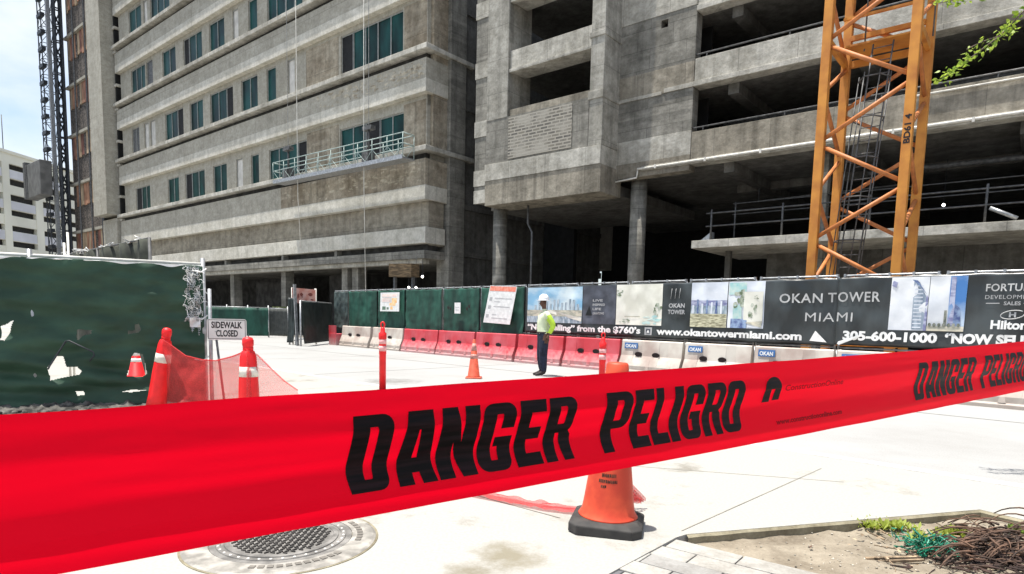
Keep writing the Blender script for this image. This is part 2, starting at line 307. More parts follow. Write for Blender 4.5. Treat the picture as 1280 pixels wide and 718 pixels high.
# ------------------------------------------------------------------ mesh builder
I4 = Matrix.Identity(4)
class MB:
    def __init__(s, M=None): s.v, s.f, s.mi, s.M, s.mats, s.sm = [], [], [], M or I4, [], []
    def midx(s, m):
        if m is None: return 0
        if m not in s.mats: s.mats.append(m)
        return s.mats.index(m)
    def add(s, vs, fs, m=None, smooth=False):
        k = len(s.v); s.v += [s.M @ Vector(p) for p in vs]
        i = s.midx(m)
        for f in fs: s.f.append([k + j for j in f]); s.mi.append(i); s.sm.append(smooth)
        return s
    def box(s, x0, x1, y0, y1, z0, z1, m=None):
        v = [(x0, y0, z0), (x1, y0, z0), (x1, y1, z0), (x0, y1, z0), (x0, y0, z1), (x1, y0, z1), (x1, y1, z1), (x0, y1, z1)]
        return s.add(v, [(0, 3, 2, 1), (4, 5, 6, 7), (0, 1, 5, 4), (1, 2, 6, 5), (2, 3, 7, 6), (3, 0, 4, 7)], m)
    def prism(s, poly, d, m=None):
        """poly: 3D points; extruded by vector d"""
        n = len(poly); d = Vector(d); a = [Vector(p) for p in poly]
        return s.add(a + [p + d for p in a], [tuple(range(n))[::-1], tuple(range(n, 2 * n))] + [(i, (i + 1) % n, n + (i + 1) % n, n + i) for i in range(n)], m)
    def tube(s, pts, r, n=8, m=None, caps=True):
        pts = [Vector(p) for p in pts]; vs = []; prev = None
        for i, p in enumerate(pts):
            t = (pts[min(i + 1, len(pts) - 1)] - pts[max(i - 1, 0)]).normalized()
            a = prev - t * prev.dot(t) if prev is not None else t.orthogonal()
            if a.length < 1e-4: a = t.orthogonal()
            a.normalize(); prev = a; b = t.cross(a)
            rr = r[i] if isinstance(r, (list, tuple)) else r
            for k in range(n):
                q = 2 * math.pi * (k + .5) / n; vs.append(p + (a * math.cos(q) + b * math.sin(q)) * rr)
        L = len(pts); fs = [(i * n + k, i * n + (k + 1) % n, (i + 1) * n + (k + 1) % n, (i + 1) * n + k) for i in range(L - 1) for k in range(n)]
        if caps: fs += [tuple(range(n))[::-1], tuple(range((L - 1) * n, L * n))]
        return s.add(vs, fs, m, n > 4)
    def beam(s, p, q, w, h=None, m=None):
        """square section bar from p to q"""
        p, q = Vector(p), Vector(q); t = (q - p).normalized(); up = Vector((0, 0, 1))
        if abs(t.z) > .95: up = U
        a = t.cross(up).normalized(); b = a.cross(t)
        h = h or w; c = [(a * i * w / 2 + b * j * h / 2) for i, j in ((-1, -1), (1, -1), (1, 1), (-1, 1))]
        return s.add([p + k for k in c] + [q + k for k in c], [(3, 2, 1, 0), (4, 5, 6, 7), (0, 1, 5, 4), (1, 2, 6, 5), (2, 3, 7, 6), (3, 0, 4, 7)], m)
    def lathe(s, prof, c=(0, 0, 0), n=20, m=None, axis=None, sm=True):
        c = Vector(c); ax = (axis or Vector((0, 0, 1))).normalized(); a = ax.orthogonal().normalized(); b = ax.cross(a); vs = []
        for r, z in prof:
            for k in range(n):
                q = 2 * math.pi * k / n; vs.append(c + ax * z + (a * math.cos(q) + b * math.sin(q)) * r)
        L = len(prof); fs = [(i * n + k, i * n + (k + 1) % n, (i + 1) * n + (k + 1) % n, (i + 1) * n + k) for i in range(L - 1) for k in range(n)]
        fs += [tuple(range(n))[::-1], tuple(range((L - 1) * n, L * n))]
        return s.add(vs, fs, m, sm)
    def grid(s, fn, nu, nv, m=None, skip=None, smooth=True):
        vs = [fn(i / nu, j / nv) for j in range(nv + 1) for i in range(nu + 1)]
        fs = []
        for j in range(nv):
            for i in range(nu):
                if skip and skip((i + .5) / nu, (j + .5) / nv): continue
                a = j * (nu + 1) + i; fs.append((a, a + 1, a + nu + 2, a + nu + 1))
        return s.add(vs, fs, m, smooth)
    def text(s, body, fn, size=1, bold=0, m=None, sx=1, align='LEFT', width=None, space=1):
        """lettering; fn maps the text's own (x, y) to a point of the place"""
        cu = bpy.data.curves.new('lettering', 'FONT'); cu.body = body; cu.size = size; cu.offset = bold; cu.align_x = align; cu.resolution_u = 3; cu.space_character = space
        ob = bpy.data.objects.new('lettering', cu); COL.objects.link(ob)
        bpy.context.view_layer.update()
        me = bpy.data.meshes.new_from_object(ob.evaluated_get(bpy.context.evaluated_depsgraph_get()))
        bpy.data.objects.remove(ob); bpy.data.curves.remove(cu)
        if width and len(me.vertices):
            xs = [v.co.x for v in me.vertices]; k = width / (max(xs) - min(xs)); x0 = min(xs) if align == 'LEFT' else 0
        else: k, x0 = sx, 0
        s.add([fn((v.co.x - x0) * k, v.co.y) for v in me.vertices], [tuple(p.vertices) for p in me.polygons], m)
        bpy.data.meshes.remove(me); return s
    def islands(s):
        par = list(range(len(s.v)))
        def find(a):
            while par[a] != a: par[a] = par[par[a]]; a = par[a]
            return a
        for f in s.f:
            r0 = find(f[0])
            for q in f[1:]: par[find(q)] = r0
        out = {}
        for f, i, k in zip(s.f, s.mi, s.sm): out.setdefault(find(f[0]), []).append((f, i, k))
        res = []
        for fs in out.values():
            q = MB(); q.mats = s.mats; mp_ = {}
            for f, i, k in fs:
                for a in f:
                    if a not in mp_: mp_[a] = len(q.v); q.v.append(s.v[a])
                q.f.append([mp_[a] for a in f]); q.mi.append(i); q.sm.append(k)
            res.append(q)
        return res
    def each(s, name, m=None, parent=None, **k):
        """one object per separate piece"""
        return [q.build(name, m, parent, **k) for q in s.islands()]
    def build(s, name, m=None, parent=None, loc=None, bevel=0, solid=0):
        root = parent
        while root is not None and root.parent is not None: root = root.parent
        o0 = Vector(loc) if loc is not None and parent is None else (root.location.copy() if root is not None else Vector((0, 0, 0)))
        me = bpy.data.meshes.new(name); me.from_pydata([p - o0 for p in s.v], [], s.f)
        ms = s.mats or [m]
        for q in ms: me.materials.append(q)
        for p, i, k in zip(me.polygons, s.mi, s.sm): p.material_index = i; p.use_smooth = k
        me.update()
        o = bpy.data.objects.new(name, me); COL.objects.link(o)
        if parent is not None: o.parent = parent
        else: o.location = o0
        if bevel:
            b = o.modifiers.new('edge', 'BEVEL'); b.width = bevel; b.segments = 2; b.limit_method = 'ANGLE'; b.angle_limit = R(40)
        if solid:
            b = o.modifiers.new('thick', 'SOLIDIFY'); b.thickness = solid
        return o
def tag(o, label=None, cat=None, group=None, kind=None):
    if label: o['label'] = label
    if cat: o['category'] = cat
    if group: o['group'] = group
    if kind: o['kind'] = kind
    return o
def thing(name, label, cat, loc=(0, 0, 0), group=None):
    o = bpy.data.objects.new(name, None); COL.objects.link(o); o.location = loc; o.empty_display_size = .2
    return tag(o, label, cat, group)
def dup(root, loc, rz=0, label=None, scale=None, tilt=None):
    r = root.copy(); COL.objects.link(r); r.location = loc; r.rotation_euler = (tilt[0], tilt[1], rz) if tilt else (0, 0, rz)
    if scale: r.scale = scale
    if label: r['label'] = label
    def rec(src, dst):
        for ch in src.children:
            c = ch.copy(); COL.objects.link(c); c.parent = dst; rec(ch, c)
    rec(root, r); return r
def structure(o): o['kind'] = 'structure'; return o
def uvz(u, v, z): return MU @ Vector((u, v, z))
def fz(s, n, z): return MW @ Vector((s, n, z))

# ------------------------------------------------------------------ ground
structure(MB().add([(-900, -300, -.03), (900, -300, -.03), (900, 1500, -.03), (-900, 1500, -.03)], [(0, 1, 2, 3)]).build('ground', M_GROUND))
kA, kB = Vector((2.21, 6.58, 0)), Vector((4.03, 4.84, 0)); kd = (kB - kA).normalized(); kn = Vector((-kd.y, kd.x, 0))
if kn.y < 0: kn = -kn
K = lambda s, n, z: kA + kd * s + kn * n + Z * z
structure(MB().add([K(-160, 0, 0), K(90, 0, 0), K(90, 11.2, 0), K(-160, 11.2, 0)], [(0, 1, 2, 3)]).build('road', M_ROAD))
# road joints and patches, thin sheets above the road
mk = MB()
for s0 in range(-40, 20, 5): mk.add([K(s0, .2, .004), K(s0 + .03, .2, .004), K(s0 + .03, 11, .004), K(s0, 11, .004)], [(0, 1, 2, 3)])
mk.add([K(-60, 5.5, .004), K(30, 5.5, .004), K(30, 5.54, .004), K(-60, 5.54, .004)], [(0, 1, 2, 3)])
structure(mk.build('road_joint', mat('joint_filler', (.24, .235, .22), .9)))
bedA, bedB, bedC = G(858, 668), G(1225, 637), G(1280, 650)
bedD = bedC + (bedC - bedB).normalized() * 9
pv1, pv2 = G(845, 672), G(760, 718); pv3 = pv2 + (pv2 - pv1).normalized() * 4
bedD = Vector((bedC.x + 7, bedC.y - 6.4, .15))
poly = [K(-60, -.16, .15), K(14, -.16, .15), K(14, -.75, .15), bedC + Vector((0, 0, 0)), bedB, bedA, pv1, pv2, pv3, Vector((-1, -8, .15)), Vector((-45, -8, .15))]
poly = [Vector((p.x, p.y, .15)) for p in poly]
structure(MB().prism(poly[::-1], (0, 0, -.17)).build('sidewalk', M_WALK))
structure(MB().prism([K(-60, -.155, .158), K(14, -.155, .158), K(14, -.003, .158), K(-60, -.003, .158)][::-1], (0, 0, -.18)).build('kerb', M_KERB, bevel=.012))
mk = MB()
def groove(a, b, w=.007):
    a, b = Vector((a.x, a.y, .153)), Vector((b.x, b.y, .153)); t = (b - a).normalized(); q = Vector((-t.y, t.x, 0)) * w / 2
    mk.add([a - q, b - q, b + q, a + q], [(0, 1, 2, 3)])
j0 = G(852, 664); jd = (G(1013, 592) - j0).normalized()
groove(j0, j0 + jd * 2.35)
groove(G(620, 570), G(1055, 603), .008)
for k in (1.9, 3.8, 5.7, 7.6): groove(j0 - kd * k * 1.0 + jd * .3, j0 - kd * k + jd * 2.35, .009)
groove(G(600, 640) - kd * 4, G(700, 648), .009)
structure(mk.build('sidewalk_joint', mat('walk_joint', (.25, .235, .20), .95)))
# planting bed soil: uneven ground inside the bed
def soil(i, j):
    p = Vector((.2 + 4.6 * i, 1.2 + 3.6 * j, 0))
    return (p.x, p.y, .105 + .03 * noise.noise(p * 1.3) + .022 * noise.noise(p * 6) + .01 * noise.noise(p * 19))
structure(MB().grid(soil, 110, 90).build('soil', M_SOIL))
# weathered edge strip of the slab along the bed
ed = MB()
for a, b in ((bedA, bedB), (bedB, bedC)):
    n_ = 24
    for i in range(n_):
        p, q = a.lerp(b, i / n_), a.lerp(b, (i + 1) / n_); t = (b - a).normalized(); s_ = Vector((t.y, -t.x, 0))
        h0, h1 = [.016 + .010 * noise.noise(x * 7) for x in (p, q)]
        ed.add([p + s_ * .001 + Z * -.002, q + s_ * .001 + Z * -.002, q + s_ * h1 * 1.2 - Z * .015, p + s_ * h0 * 1.2 - Z * .015, p + s_ * .012 - Z * .12, q + s_ * .012 - Z * .12], [(0, 1, 2, 3), (3, 2, 5, 4)])
structure(ed.build('slab_edge', M_EDGE))
# pavers: rows parallel to the bed's front edge
pa = MB(); pe = (G(1010, 712) - pv1); pe.z = 0; px_ = pe.normalized(); py_ = Vector((px_.y, -px_.x, 0)); w_ = .245
for r_ in range(-1, 9):
    for c_ in range(-3, 9):
        x0 = c_ * w_ * 1.55 + (r_ % 2) * w_ * .75; y0 = r_ * w_ * .62
        pts = [pv1 + px_ * (x0 + a) + py_ * (y0 + b) for a, b in ((.004, .004), (w_ * 1.55 - .004, .004), (w_ * 1.55 - .004, w_ * .62 - .004), (.004, w_ * .62 - .004))]
        ctr = sum(pts, Vector()) / 4
        side = (pv2 - pv1).cross(ctr - pv1).z
        if side < -.22 or y0 < -.001: continue
        k = 2 if (r_, c_) in ((1, 1), (3, 2), (4, -1)) else (1 if random.random() < .35 else 0)
        h = .1445 + random.uniform(-.003, .003)
        pa.prism([Vector((p.x, p.y, h)) for p in pts][::-1], (0, 0, -.07), M_PAVE[k])
structure(pa.build('paving', bevel=.004))
pb_ = MB()
structure(MB().add([pv1 + Z * -.025, pv1 + px_ * 2.6 + Z * -.025, pv1 + px_ * 2.6 + py_ * 2.6 + Z * -.025, pv2 + (pv2 - pv1) * 2 + Z * -.025], [(0, 1, 2, 3)]).build('paving_bed', M_GAP))
# site floor: road side strip behind the barriers, left yard
structure(MB().add([fz(-30, .8, -.012), fz(25, .8, -.012), fz(25, 9, -.012), fz(-30, 9, -.012)], [(0, 1, 2, 3)]).build('site_floor', M_GROUND))

# ------------------------------------------------------------------ hotel block (left)
VF, UR, UL = 21.46, -23.55, -62.7
LED = [9.54, 14.2, 18.86, 23.55, 28.25, 32.9]
hotel = thing('hotel_block', 'long unfinished hotel block of banded concrete with teal windows', 'building', uvz(-40, 30, 0))
def part(name, mb, m=None, par=None, **k): return mb.build(name, m, par, **k)
def parts(name, mb, m=None, par=None, **k): return mb.each(name, m, par, **k)
b = MB(MU)
b.box(UL + .3, UR - .25, VF + .55, 40, 4.9, 37)
part('core_wall', b, C_LEFT, hotel)
b = MB(MU); b.box(UL + .3, UR - .25, VF + .5, VF + .548, 5.0, 37)          # window line, seen only as jambs
for zl in LED: pass
WROWS = {
 9.54: [(-60, -58.9, 'd'), (-58.9, -57, 'g'), (-53.6, -51.6, 'g'), (-50.5, -49.5, 'd'), (-49.5, -47.3, 'g'), (-46, -44, 'g'), (-42.7, -41.8, 'w'), (-40.7, -39.7, 'g'), (-38.45, -35.25, 'g'), (-35.2, -34.2, 'd'), (-30.9, -28.7, 'g'), (-28.65, -27.5, 'd'), (-27.45, -24.5, 'g')],
 14.2: [(-60.4, -58.8, 'r'), (-57.8, -56.9, 'w'), (-56.6, -55.6, 'w'), (-53.7, -51.65, 'g'), (-51.6, -50.5, 'd'), (-49.4, -47.3, 'g'), (-46.2, -43.95, 'g'), (-43.9, -42.9, 'd'), (-41.8, -39.7, 'g'), (-38.6, -37.5, 'g'), (-36.2, -35.4, 'w'), (-34.2, -33.2, 'g'), (-30.8, -29.8, 'd'), (-29.75, -25.6, 'g')],
 18.86: [(-60.1, -57.2, 'g'), (-57, -55.7, 'r'), (-53.9, -51.5, 'g'), (-50.2, -49.4, 'd'), (-49.35, -47.2, 'g'), (-46.1, -43.9, 'g'), (-42.8, -42.0, 'w'), (-40.7, -39.6, 'g'), (-38.4, -34.5, 'g'), (-33, -31, 'g'), (-29, -25, 'g')],
 23.55: [(-60.2, -57.6, 'g'), (-57.2, -56.4, 'w'), (-55.8, -52.3, 'g'), (-50, -47.6, 'g'), (-46, -43.6, 'g'), (-41, -38, 'g'), (-30, -25, 'g')],
 28.25: [(-60.2, -57.6, 'g'), (-55.8, -52.3, 'g'), (-50, -47.6, 'g')]}
piers = MB(MU); heads = MB(MU)
for zl, ws in WROWS.items():
    x = UL + .3
    for (a, c, k) in ws + [(UR - .25, UR, 'e')]:
        if a - x > .06: piers.box(x, a, VF + .33, VF + .56, zl - .1, zl + 2.62)
        x = c
    heads.box(UL + .3, UR - .25, VF + .34, VF + .56, zl + (2.3 if zl > 10 else 2.05), zl + 2.7)
parts('window_pier', piers, C_LEFT, hotel); part('lintel_wall', heads, C_LEFT, hotel)
rp_ = MB(MU)
for zl in (9.54, 14.2):
    for a, c in ((-34.15, -31.0), (-25.5, -23.85)): rp_.box(a, c, VF + .322, VF + .40, zl + .0, zl + 2.35)
parts('patched_render', rp_, C_ROUGH, hotel)
for zl, ws in WROWS.items():
    top = zl + (2.3 if zl > 10 else 2.05)
    for (a, c, k) in ws:
        fr = MB(MU); fr.box(a, c, VF + .40, VF + .44, zl + .02, zl + .08); fr.box(a, c, VF + .40, VF + .44, top - .06, top)
        n_ = max(1, round((c - a) / 1.05))
        for i in range(n_ + 1):
            xx = a + (c - a) * i / n_; fr.box(max(a, xx - .03), min(c, xx + .03), VF + .41, VF + .45, zl + .08, top - .06)
        w_o = part('window', fr, M_FRAME, hotel)
        g = MB(MU); g.box(a + .02, c - .02, VF + .455, VF + .47, zl + .03, top - .01)
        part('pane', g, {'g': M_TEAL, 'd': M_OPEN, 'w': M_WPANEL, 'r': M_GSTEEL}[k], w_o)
PAR = [(7.04, 9.0), (12.1, 13.66), (16.75, 18.32), (21.4, 23.0), (26.1, 27.7), (30.7, 32.4)]
LOW = [.70, .62, .62, .62, .62, .62]
for (z0, z1), lw in zip(PAR, LOW):
    zb = z0 + lw
    xr = UR
    if z0 < 13:                                                  # hacked-off render, pale where the filler shows
        b = MB(MU); xr = -36.602 if z0 < 8 else -33.0
        b.box(xr + .002, UR, VF + .02, VF + .54, zb, z1, C_ROUGH if z0 < 8 else C_LEFT)
        for i in range(150):
            a = xr + .3 + (UR - .4 - xr) * random.random() ** .7; q = zb + (z1 - zb) * random.betavariate(2, 2); ww = random.uniform(.06, .55); hh = random.uniform(.04, .17)
            ww = min(ww, (UR - .05 - a)); hh = min(hh, (z1 - q) * .9, (q - zb) * .9)
            pl = [(a + ww * .5 * math.cos(t) * random.uniform(.6, 1.2), VF + .0165 - .0004 * (i % 5), q + hh * .5 * math.sin(t) * random.uniform(.5, 1.2)) for t in [k * math.pi / 4.5 for k in range(9)]]
            b.add(pl, [tuple(range(9))], C_CHIP if i % 4 else C_ROUGH)
        part('rough_parapet', b, None, hotel)
    b = MB(MU); b.box(UL, xr, VF + .02, VF + .54, zb, z1); part('parapet', b, C_LEFT, hotel)
    b = MB(MU); b.box(UR - .25, UR - .02, VF + .542, VF + 1.5, zb, z1); part('parapet_return', b, C_ROUGH if z0 < 8 else C_LEFT, hotel)
    b = MB(MU); b.box(UL, UR + .02, VF, VF + .54, z0, zb - .002); part('spandrel_band', b, C_BAND, hotel, bevel=.02)  # pale tone also carries the sunlit strip below the ledge shadow
    b = MB(MU); b.box(UR - .25, UR + .02, VF + .542, VF + 1.5, z0, zb - .002); part('spandrel_return', b, C_BAND, hotel, bevel=.02)
    b = MB(MU); b.box(UL + .1, UR - .24, VF + .26, VF + .52, z1 + .001, z1 + .34); part('slot_shade_strip', b, C_DARK, hotel)  # dark back paints in the shade line under the ledge
for zl in LED:
    b = MB(MU); b.box(UL - .1, UR + .28, VF - .22, VF + .5, zl - .24, zl)
    b.box(UR - .2, UR + .26, VF + .5, VF + 3.2, zl - .22, zl - .004)
    part('ledge', b, C_PALE, hotel, bevel=.02)
# below the first parapet
b = MB(MU); b.box(UL, UR - .12, VF + .38, VF + 1.4, 5.75, 7.03); part('recessed_band', b, C_LEFT2, hotel)
b = MB(MU); b.box(UL + 3, UR, VF + .05, VF + 1.4, 4.95, 5.74); part('white_band', b, C_BAND, hotel, bevel=.015)
b = MB(MU); b.box(UL + 3, UR - .3, VF + .5, VF + 1.2, 4.62, 4.94); part('soffit_shade_strip', b, C_DARK, hotel)  # dark strip, the shade above the soffit put into its colour
b = MB(MU)
for x in (-52, -44.2, -36.8, -31.2): b.box(x, x + .22, VF + .12, VF + .5, 4.62, 4.94)
b.box(UL + 3, UR - .1, VF + .1, 38, 4.22, 4.615); part('soffit_slab', b, C_GREY, hotel, bevel=.01)
b = MB(MU); b.box(UL + 3, UR - .5, VF + .35, VF + .8, 4.0, 4.215); part('edge_beam', b, C_PALE, hotel)
for x in (-52.5, -45, -38.2, -31.6, -30.6):
    b = MB(MU); b.box(x, x + .55, VF + .9, VF + 1.5, -.03, 4.21); parts('column', b, C_GREY, hotel)
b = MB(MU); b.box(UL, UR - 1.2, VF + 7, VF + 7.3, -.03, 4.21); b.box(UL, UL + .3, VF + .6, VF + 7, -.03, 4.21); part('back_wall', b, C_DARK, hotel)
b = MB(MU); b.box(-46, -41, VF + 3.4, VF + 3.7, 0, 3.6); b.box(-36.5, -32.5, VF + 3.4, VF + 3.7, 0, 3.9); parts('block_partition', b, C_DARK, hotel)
# side face (in the gap between the blocks)
b = MB(MU); b.box(UR - .7, UR - .05, VF + .56, VF + 1.5, 9.55, 37); part('corner_wall', b, C_ROUGH, hotel)
b = MB(MU); b.box(UR - .7, UR + .18, VF + 1.5, VF + 2.6, -.03, 37); part('corner_pier', b, C_GREY, hotel, bevel=.02)
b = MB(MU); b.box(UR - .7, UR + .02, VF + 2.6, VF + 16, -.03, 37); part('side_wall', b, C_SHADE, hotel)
b = MB(MU)
for zl in (4.5, 6.9, 11.85, 16.5, 21.2): b.box(UR, UR + .12, VF + 2.62, VF + 16, zl, zl + .28)
parts('string_course', b, C_SHADE, hotel)
# left pier and end bay
b = MB(MU); b.box(-66.3, -63.1, VF - .9, VF + 3, 9.6, 38); part('end_pier', b, C_LEFT, hotel)
b = MB(MU); b.box(-66.3, -62.95, VF - .2, VF + 3, -.03, 9.3); part('end_wall', b, C_LEFT, hotel)
b = MB(MU)
for zl in LED: b.box(-63.05, -62.4, VF + .0, VF + .5, zl - .5, zl - .3); b.box(-63.05, -62.5, VF, VF + .5, zl + 1.5, zl + 1.7)
parts('tie_bracket', b, C_PALE, hotel)
b = MB(MU); b.box(-62.98, -62.72, VF + .1, VF + .6, 0, 38); part('joint_strip', b, C_BLACK, hotel)

# tower bay clad with boards
bay = thing('boarded_stair_bay', 'narrow tall bay closed with rust and orange boards beside hotel block', 'building', uvz(-71, 26, 0))
b = MB(MU); b.box(-76.3, -66.5, VF + .5, VF + 9, -.03, 40); part('mesh_infill', b, M_MESHWALL, bay)
sl_ = MB(MU); bd = {}
for k in range(-1, 8):
    z0 = 9.0 + k * 4.68
    sl_.box(-76.3, -66.4, VF + .2, VF + .6, z0 - .18, z0 + .06)
    x = -75.8
    while x < -67:
        w__ = random.uniform(.4, .85); mm = random.choice([M_RUST1, M_RUST2, M_RUST2, M_RUST3, M_RUST3, M_MESHWALL])
        bd.setdefault(mm.name, (MB(MU), mm))[0].box(x, min(-66.8, x + w__ - .08), VF + .42, VF + .51, z0 - 2.1 - random.uniform(0, .3), z0 - .2)
        x += w__
parts('floor_edge', sl_, C_LEFT, bay)
for k, (q, mm) in bd.items(): parts('board_cladding', q, mm, bay)
b = MB(MU); b.box(-66.9, -66.35, VF - .1, VF + .6, 0, 40); part('dark_track', b, M_DSTEEL, bay)
b = MB(MU)
for x in (-73.2, -70): b.beam((x, VF + .1, 0), (x, VF + .1, 40), .12)
parts('scaffold_pole', b, M_GSTEEL, bay)

# construction hoist
hoist = thing('construction_hoist', 'slender dark lattice hoist mast with grey cab before boarded bay', 'hoist', uvz(-78, 20.4, 0))
def lattice(mb, u0, v0, w, z0, z1, step, r, m=None):
    for a, c in ((0, 0), (w, 0), (0, w), (w, w)): mb.beam((u0 + a, v0 + c, z0), (u0 + a, v0 + c, z1), r * 1.5, m=m)
    z = z0; k = 0
    while z < z1:
        for (a, c, d, e) in ((0, 0, w, 0), (w, 0, w, w), (w, w, 0, w), (0, w, 0, 0)):
            p, q = ((a, c, z), (d, e, z + step)) if k % 2 else ((a, c, z + step), (d, e, z))
            mb.beam((u0 + p[0], v0 + p[1], p[2]), (u0 + q[0], v0 + q[1], q[2]), r, m=m)
            mb.beam((u0 + a, v0 + c, z), (u0 + d, v0 + e, z), r, m=m)
        z += step; k += 1
b = MB(MU); lattice(b, -77.8, 20.0, 1.0, 0, 40, 1.5, .05); part('mast', b, M_DSTEEL, hoist)
b = MB(MU); lattice(b, -75.75, 20.7, .55, 0, 40, 1.5, .10); part('rack_mast', b, M_DSTEEL, hoist)
b = MB(MU); b.box(-76.5, -76.15, 20.3, 20.6, 0, 40); part('guide_rail', b, M_STEEL, hoist)
b = MB(MU)
for k in range(26): b.box(-78.0, -76.7, 19.95, 20.3, 1 + k * 1.58, 1.32 + k * 1.58)
parts('mast_clamp', b, M_DSTEEL, hoist)
b = MB(MU); b.box(-80.2, -75.6, 19.0, 20.0, 12.3, 15.6); part('cab', b, mat('cab_grey', (.15, .15, .145), .7, var=.15, scale=1.5), hoist, bevel=.05)
b = MB(MU); b.box(-80.9, -80.25, 18.9, 20.0, 12.3, 15.9); b.box(-80.2, -79.9, 18.94, 18.99, 12.3, 15.6); part('cab_gate', b, M_GSTEEL, hoist)

# ------------------------------------------------------------------ far white car park
fq = D(10, 250, 78); fd = Vector((.06, 1, 0)).normalized(); fn_ = Vector((fd.y, -fd.x, 0))
FM = Matrix((fd, fn_ * -1, Z)).transposed().to_4x4(); FM.translation = Vector((fq.x, fq.y, 0))
park = thing('car_park', 'distant cream multi-storey car park with dark slot openings', 'building', FM @ Vector((0, 8, 0)))
def on(px, py):
    d = ray(px, py); t = (fq - EYE).dot(fn_) / d.dot(fn_); q = EYE + d * t - fq
    return q.dot(fd), q.z + fq.z
ztop = on(20, 195)[1]
rows = [(on(27, y0)[1], on(27, y1)[1]) for y0, y1 in ((209, 216), (227, 235), (246, 254), (265, 272), (284, 291), (303, 310), (321, 328))]
cw = MB(FM); cols = [on(x, 250)[0] for x in (-60, -33, -26, 4, 13, 44, 53, 76, 83)]
ends = [-40] + cols + [60]
z_prev = ztop + fq.z * 0 + 0
b = MB(FM); b.box(-40, 60, .4, 16, 0, ztop - .3); part('slot_shade_box', b, M_SLOT_SHADE, park)  # near-black box stands in for the shade inside the slots
cw.box(-40, 60, 0, .5, rows[0][0], ztop)
for i, (a, c) in enumerate(rows):
    nxt = rows[i + 1][0] if i + 1 < len(rows) else 0
    cw.box(-40, 60, .003, .5, nxt, c)
for i in range(0, len(ends) - 1, 2): cw.box(ends[i], ends[i + 1], -.06, .5, 0, rows[0][0] + .01)
part('facade_grid', cw, M_CREAM, park)
sp_ = MB(FM)
for i in (0, 2, 4):
    for a, c in ((1, 2), (3, 4), (5, 6), (7, 8)): sp_.box(ends[a] + .05, ends[c] - .05, -.04, .003, rows[i + 1][0] + .05, rows[i][1] - .05)
parts('spandrel_panel', sp_, M_LILAC, park)
b = MB(FM); b.box(-40, 60, -.15, .5, ztop - .002, ztop + .35); b.box(20, 30, 3, 9, ztop, ztop + 1.2); part('roof_edge', b, M_CREAM, park)
b = MB(FM); b.tube([(on(23, 180)[0], 2, ztop), (on(23, 180)[0], 2, ztop + 5)], .05, 5); part('roof_mast', b, M_GSTEEL, park)

# ------------------------------------------------------------------ parking podium (right)
VB, VR = 21.76, 22.96
pod = thing('parking_podium', 'raw concrete parking podium with open dark decks and square piers', 'building', uvz(-10, 30, 0))
b = MB(MU); b.box(-19.88, -13.76, VB, VB + 1.6, 6.4, 7.48); part('bottom_beam', b, C_TAN, pod, bevel=.015)
b = MB(MU); b.box(-19.9, -13.78, VB - .025, VB + 1.6, 7.483, 8.2); part('white_band', b, C_PALE, pod, bevel=.01)
b = MB(MU); b.box(-19.86, -14.42, VB + .02, VB + .5, 8.203, 10.1); part('spandrel_wall', b, C_GREY, pod)
b = MB(MU); b.box(-18.55, -15.2, VB - .008, VB + .1, 8.3, 10.02); part('block_patch', b, M_BRICK, pod)
b = MB(MU); b.box(-18.6, -14.42, VB + .1, VB + .5, 10.1, 10.4); part('kerb_rail_wall', b, C_TAN, pod)
for z0, z1 in ((12.02, 12.86), (14.9, 15.7), (17.5, 18.3), (20, 21)):
    b = MB(MU); b.box(-18.64, -14.38, VB + .12, VB + 1.2, z0, z1); b.box(-18.64, -14.38, VB + .06, VB + .3, z0 - .06, z0 + .08); part('deck_parapet', b, C_PALE, pod, bevel=.01)
b = MB(MU); b.box(-19.86, -18.65, VB + .005, VB + 1.6, 10.1, 24); part('square_pier', b, C_PIER, pod, bevel=.025)
b = MB(MU); b.box(-14.4, -13.77, VB + .01, VB + 1.25, 8.21, 24); b.box(-14.46, -13.74, VB - .03, VB + 1.25, 12.3, 12.5); b.box(-14.46, -13.74, VB - .03, VB + 1.25, 9.98, 10.3); b.box(-14.46, -13.73, VB - .03, VB + 1.25, 15.1, 15.35); part('square_pier', b, C_PIER, pod, bevel=.02)
b = MB(MU); b.box(-20.95, -19.87, VB + .45, VB + 1.2, 6.7, 24); part('return_wall', b, C_GREY, pod)
b = MB(MU)
for z0 in (6.69, 8.9, 11.5, 14.1): b.box(-20.98, -19.87, VB + .42, VB + .5, z0 + .75, z0 + 1.45)
b.box(-20.97, -19.87, VB + .43, VB + .6, 6.66, 7.25); parts('pale_panel', b, C_PALE, pod)
# recessed wall with form marks
tones = [(7.05, 7.62, C_TAN, .0), (7.623, 8.5, C_PALE, .012), (8.503, 10.05, C_GREY, .02), (10.053, 10.98, C_TAN, .004), (10.983, 12.95, C_GREY, .02), (12.953, 14.0, C_PALE, .0), (14.003, 16.5, C_GREY, .02), (16.503, 24, C_GREY, .01)]
HOL = (-12.05, -11.77)
for z0, z1, mm, dv in tones:
    b = MB(MU); hz = next((h for h in (9.97, 12.61, 15.3) if z0 < h - .14 and z1 > h + .14), None)
    a, c, f0, f1 = -14.3, -10.62, VR + dv, VR + .5
    if hz:
        b.box(a, HOL[0], f0, f1, z0, z1); b.box(HOL[1], c, f0, f1, z0, z1)
        b.box(HOL[0], HOL[1], f0, f1, z0, hz - .14); b.box(HOL[0], HOL[1], f0, f1, hz + .14, z1)
        b.box(HOL[0], HOL[1], f1 - .05, f1 - .01, hz - .14, hz + .14, None)
    else: b.box(a, c, f0, f1, z0, z1)
    parts('wall_lift', b, mm, pod, bevel=.006)
b = MB(MU)
for h in (9.97, 12.61, 15.3): b.box(HOL[0] + .003, HOL[1] - .003, VR + .36, VR + .4, h - .138, h + .138)
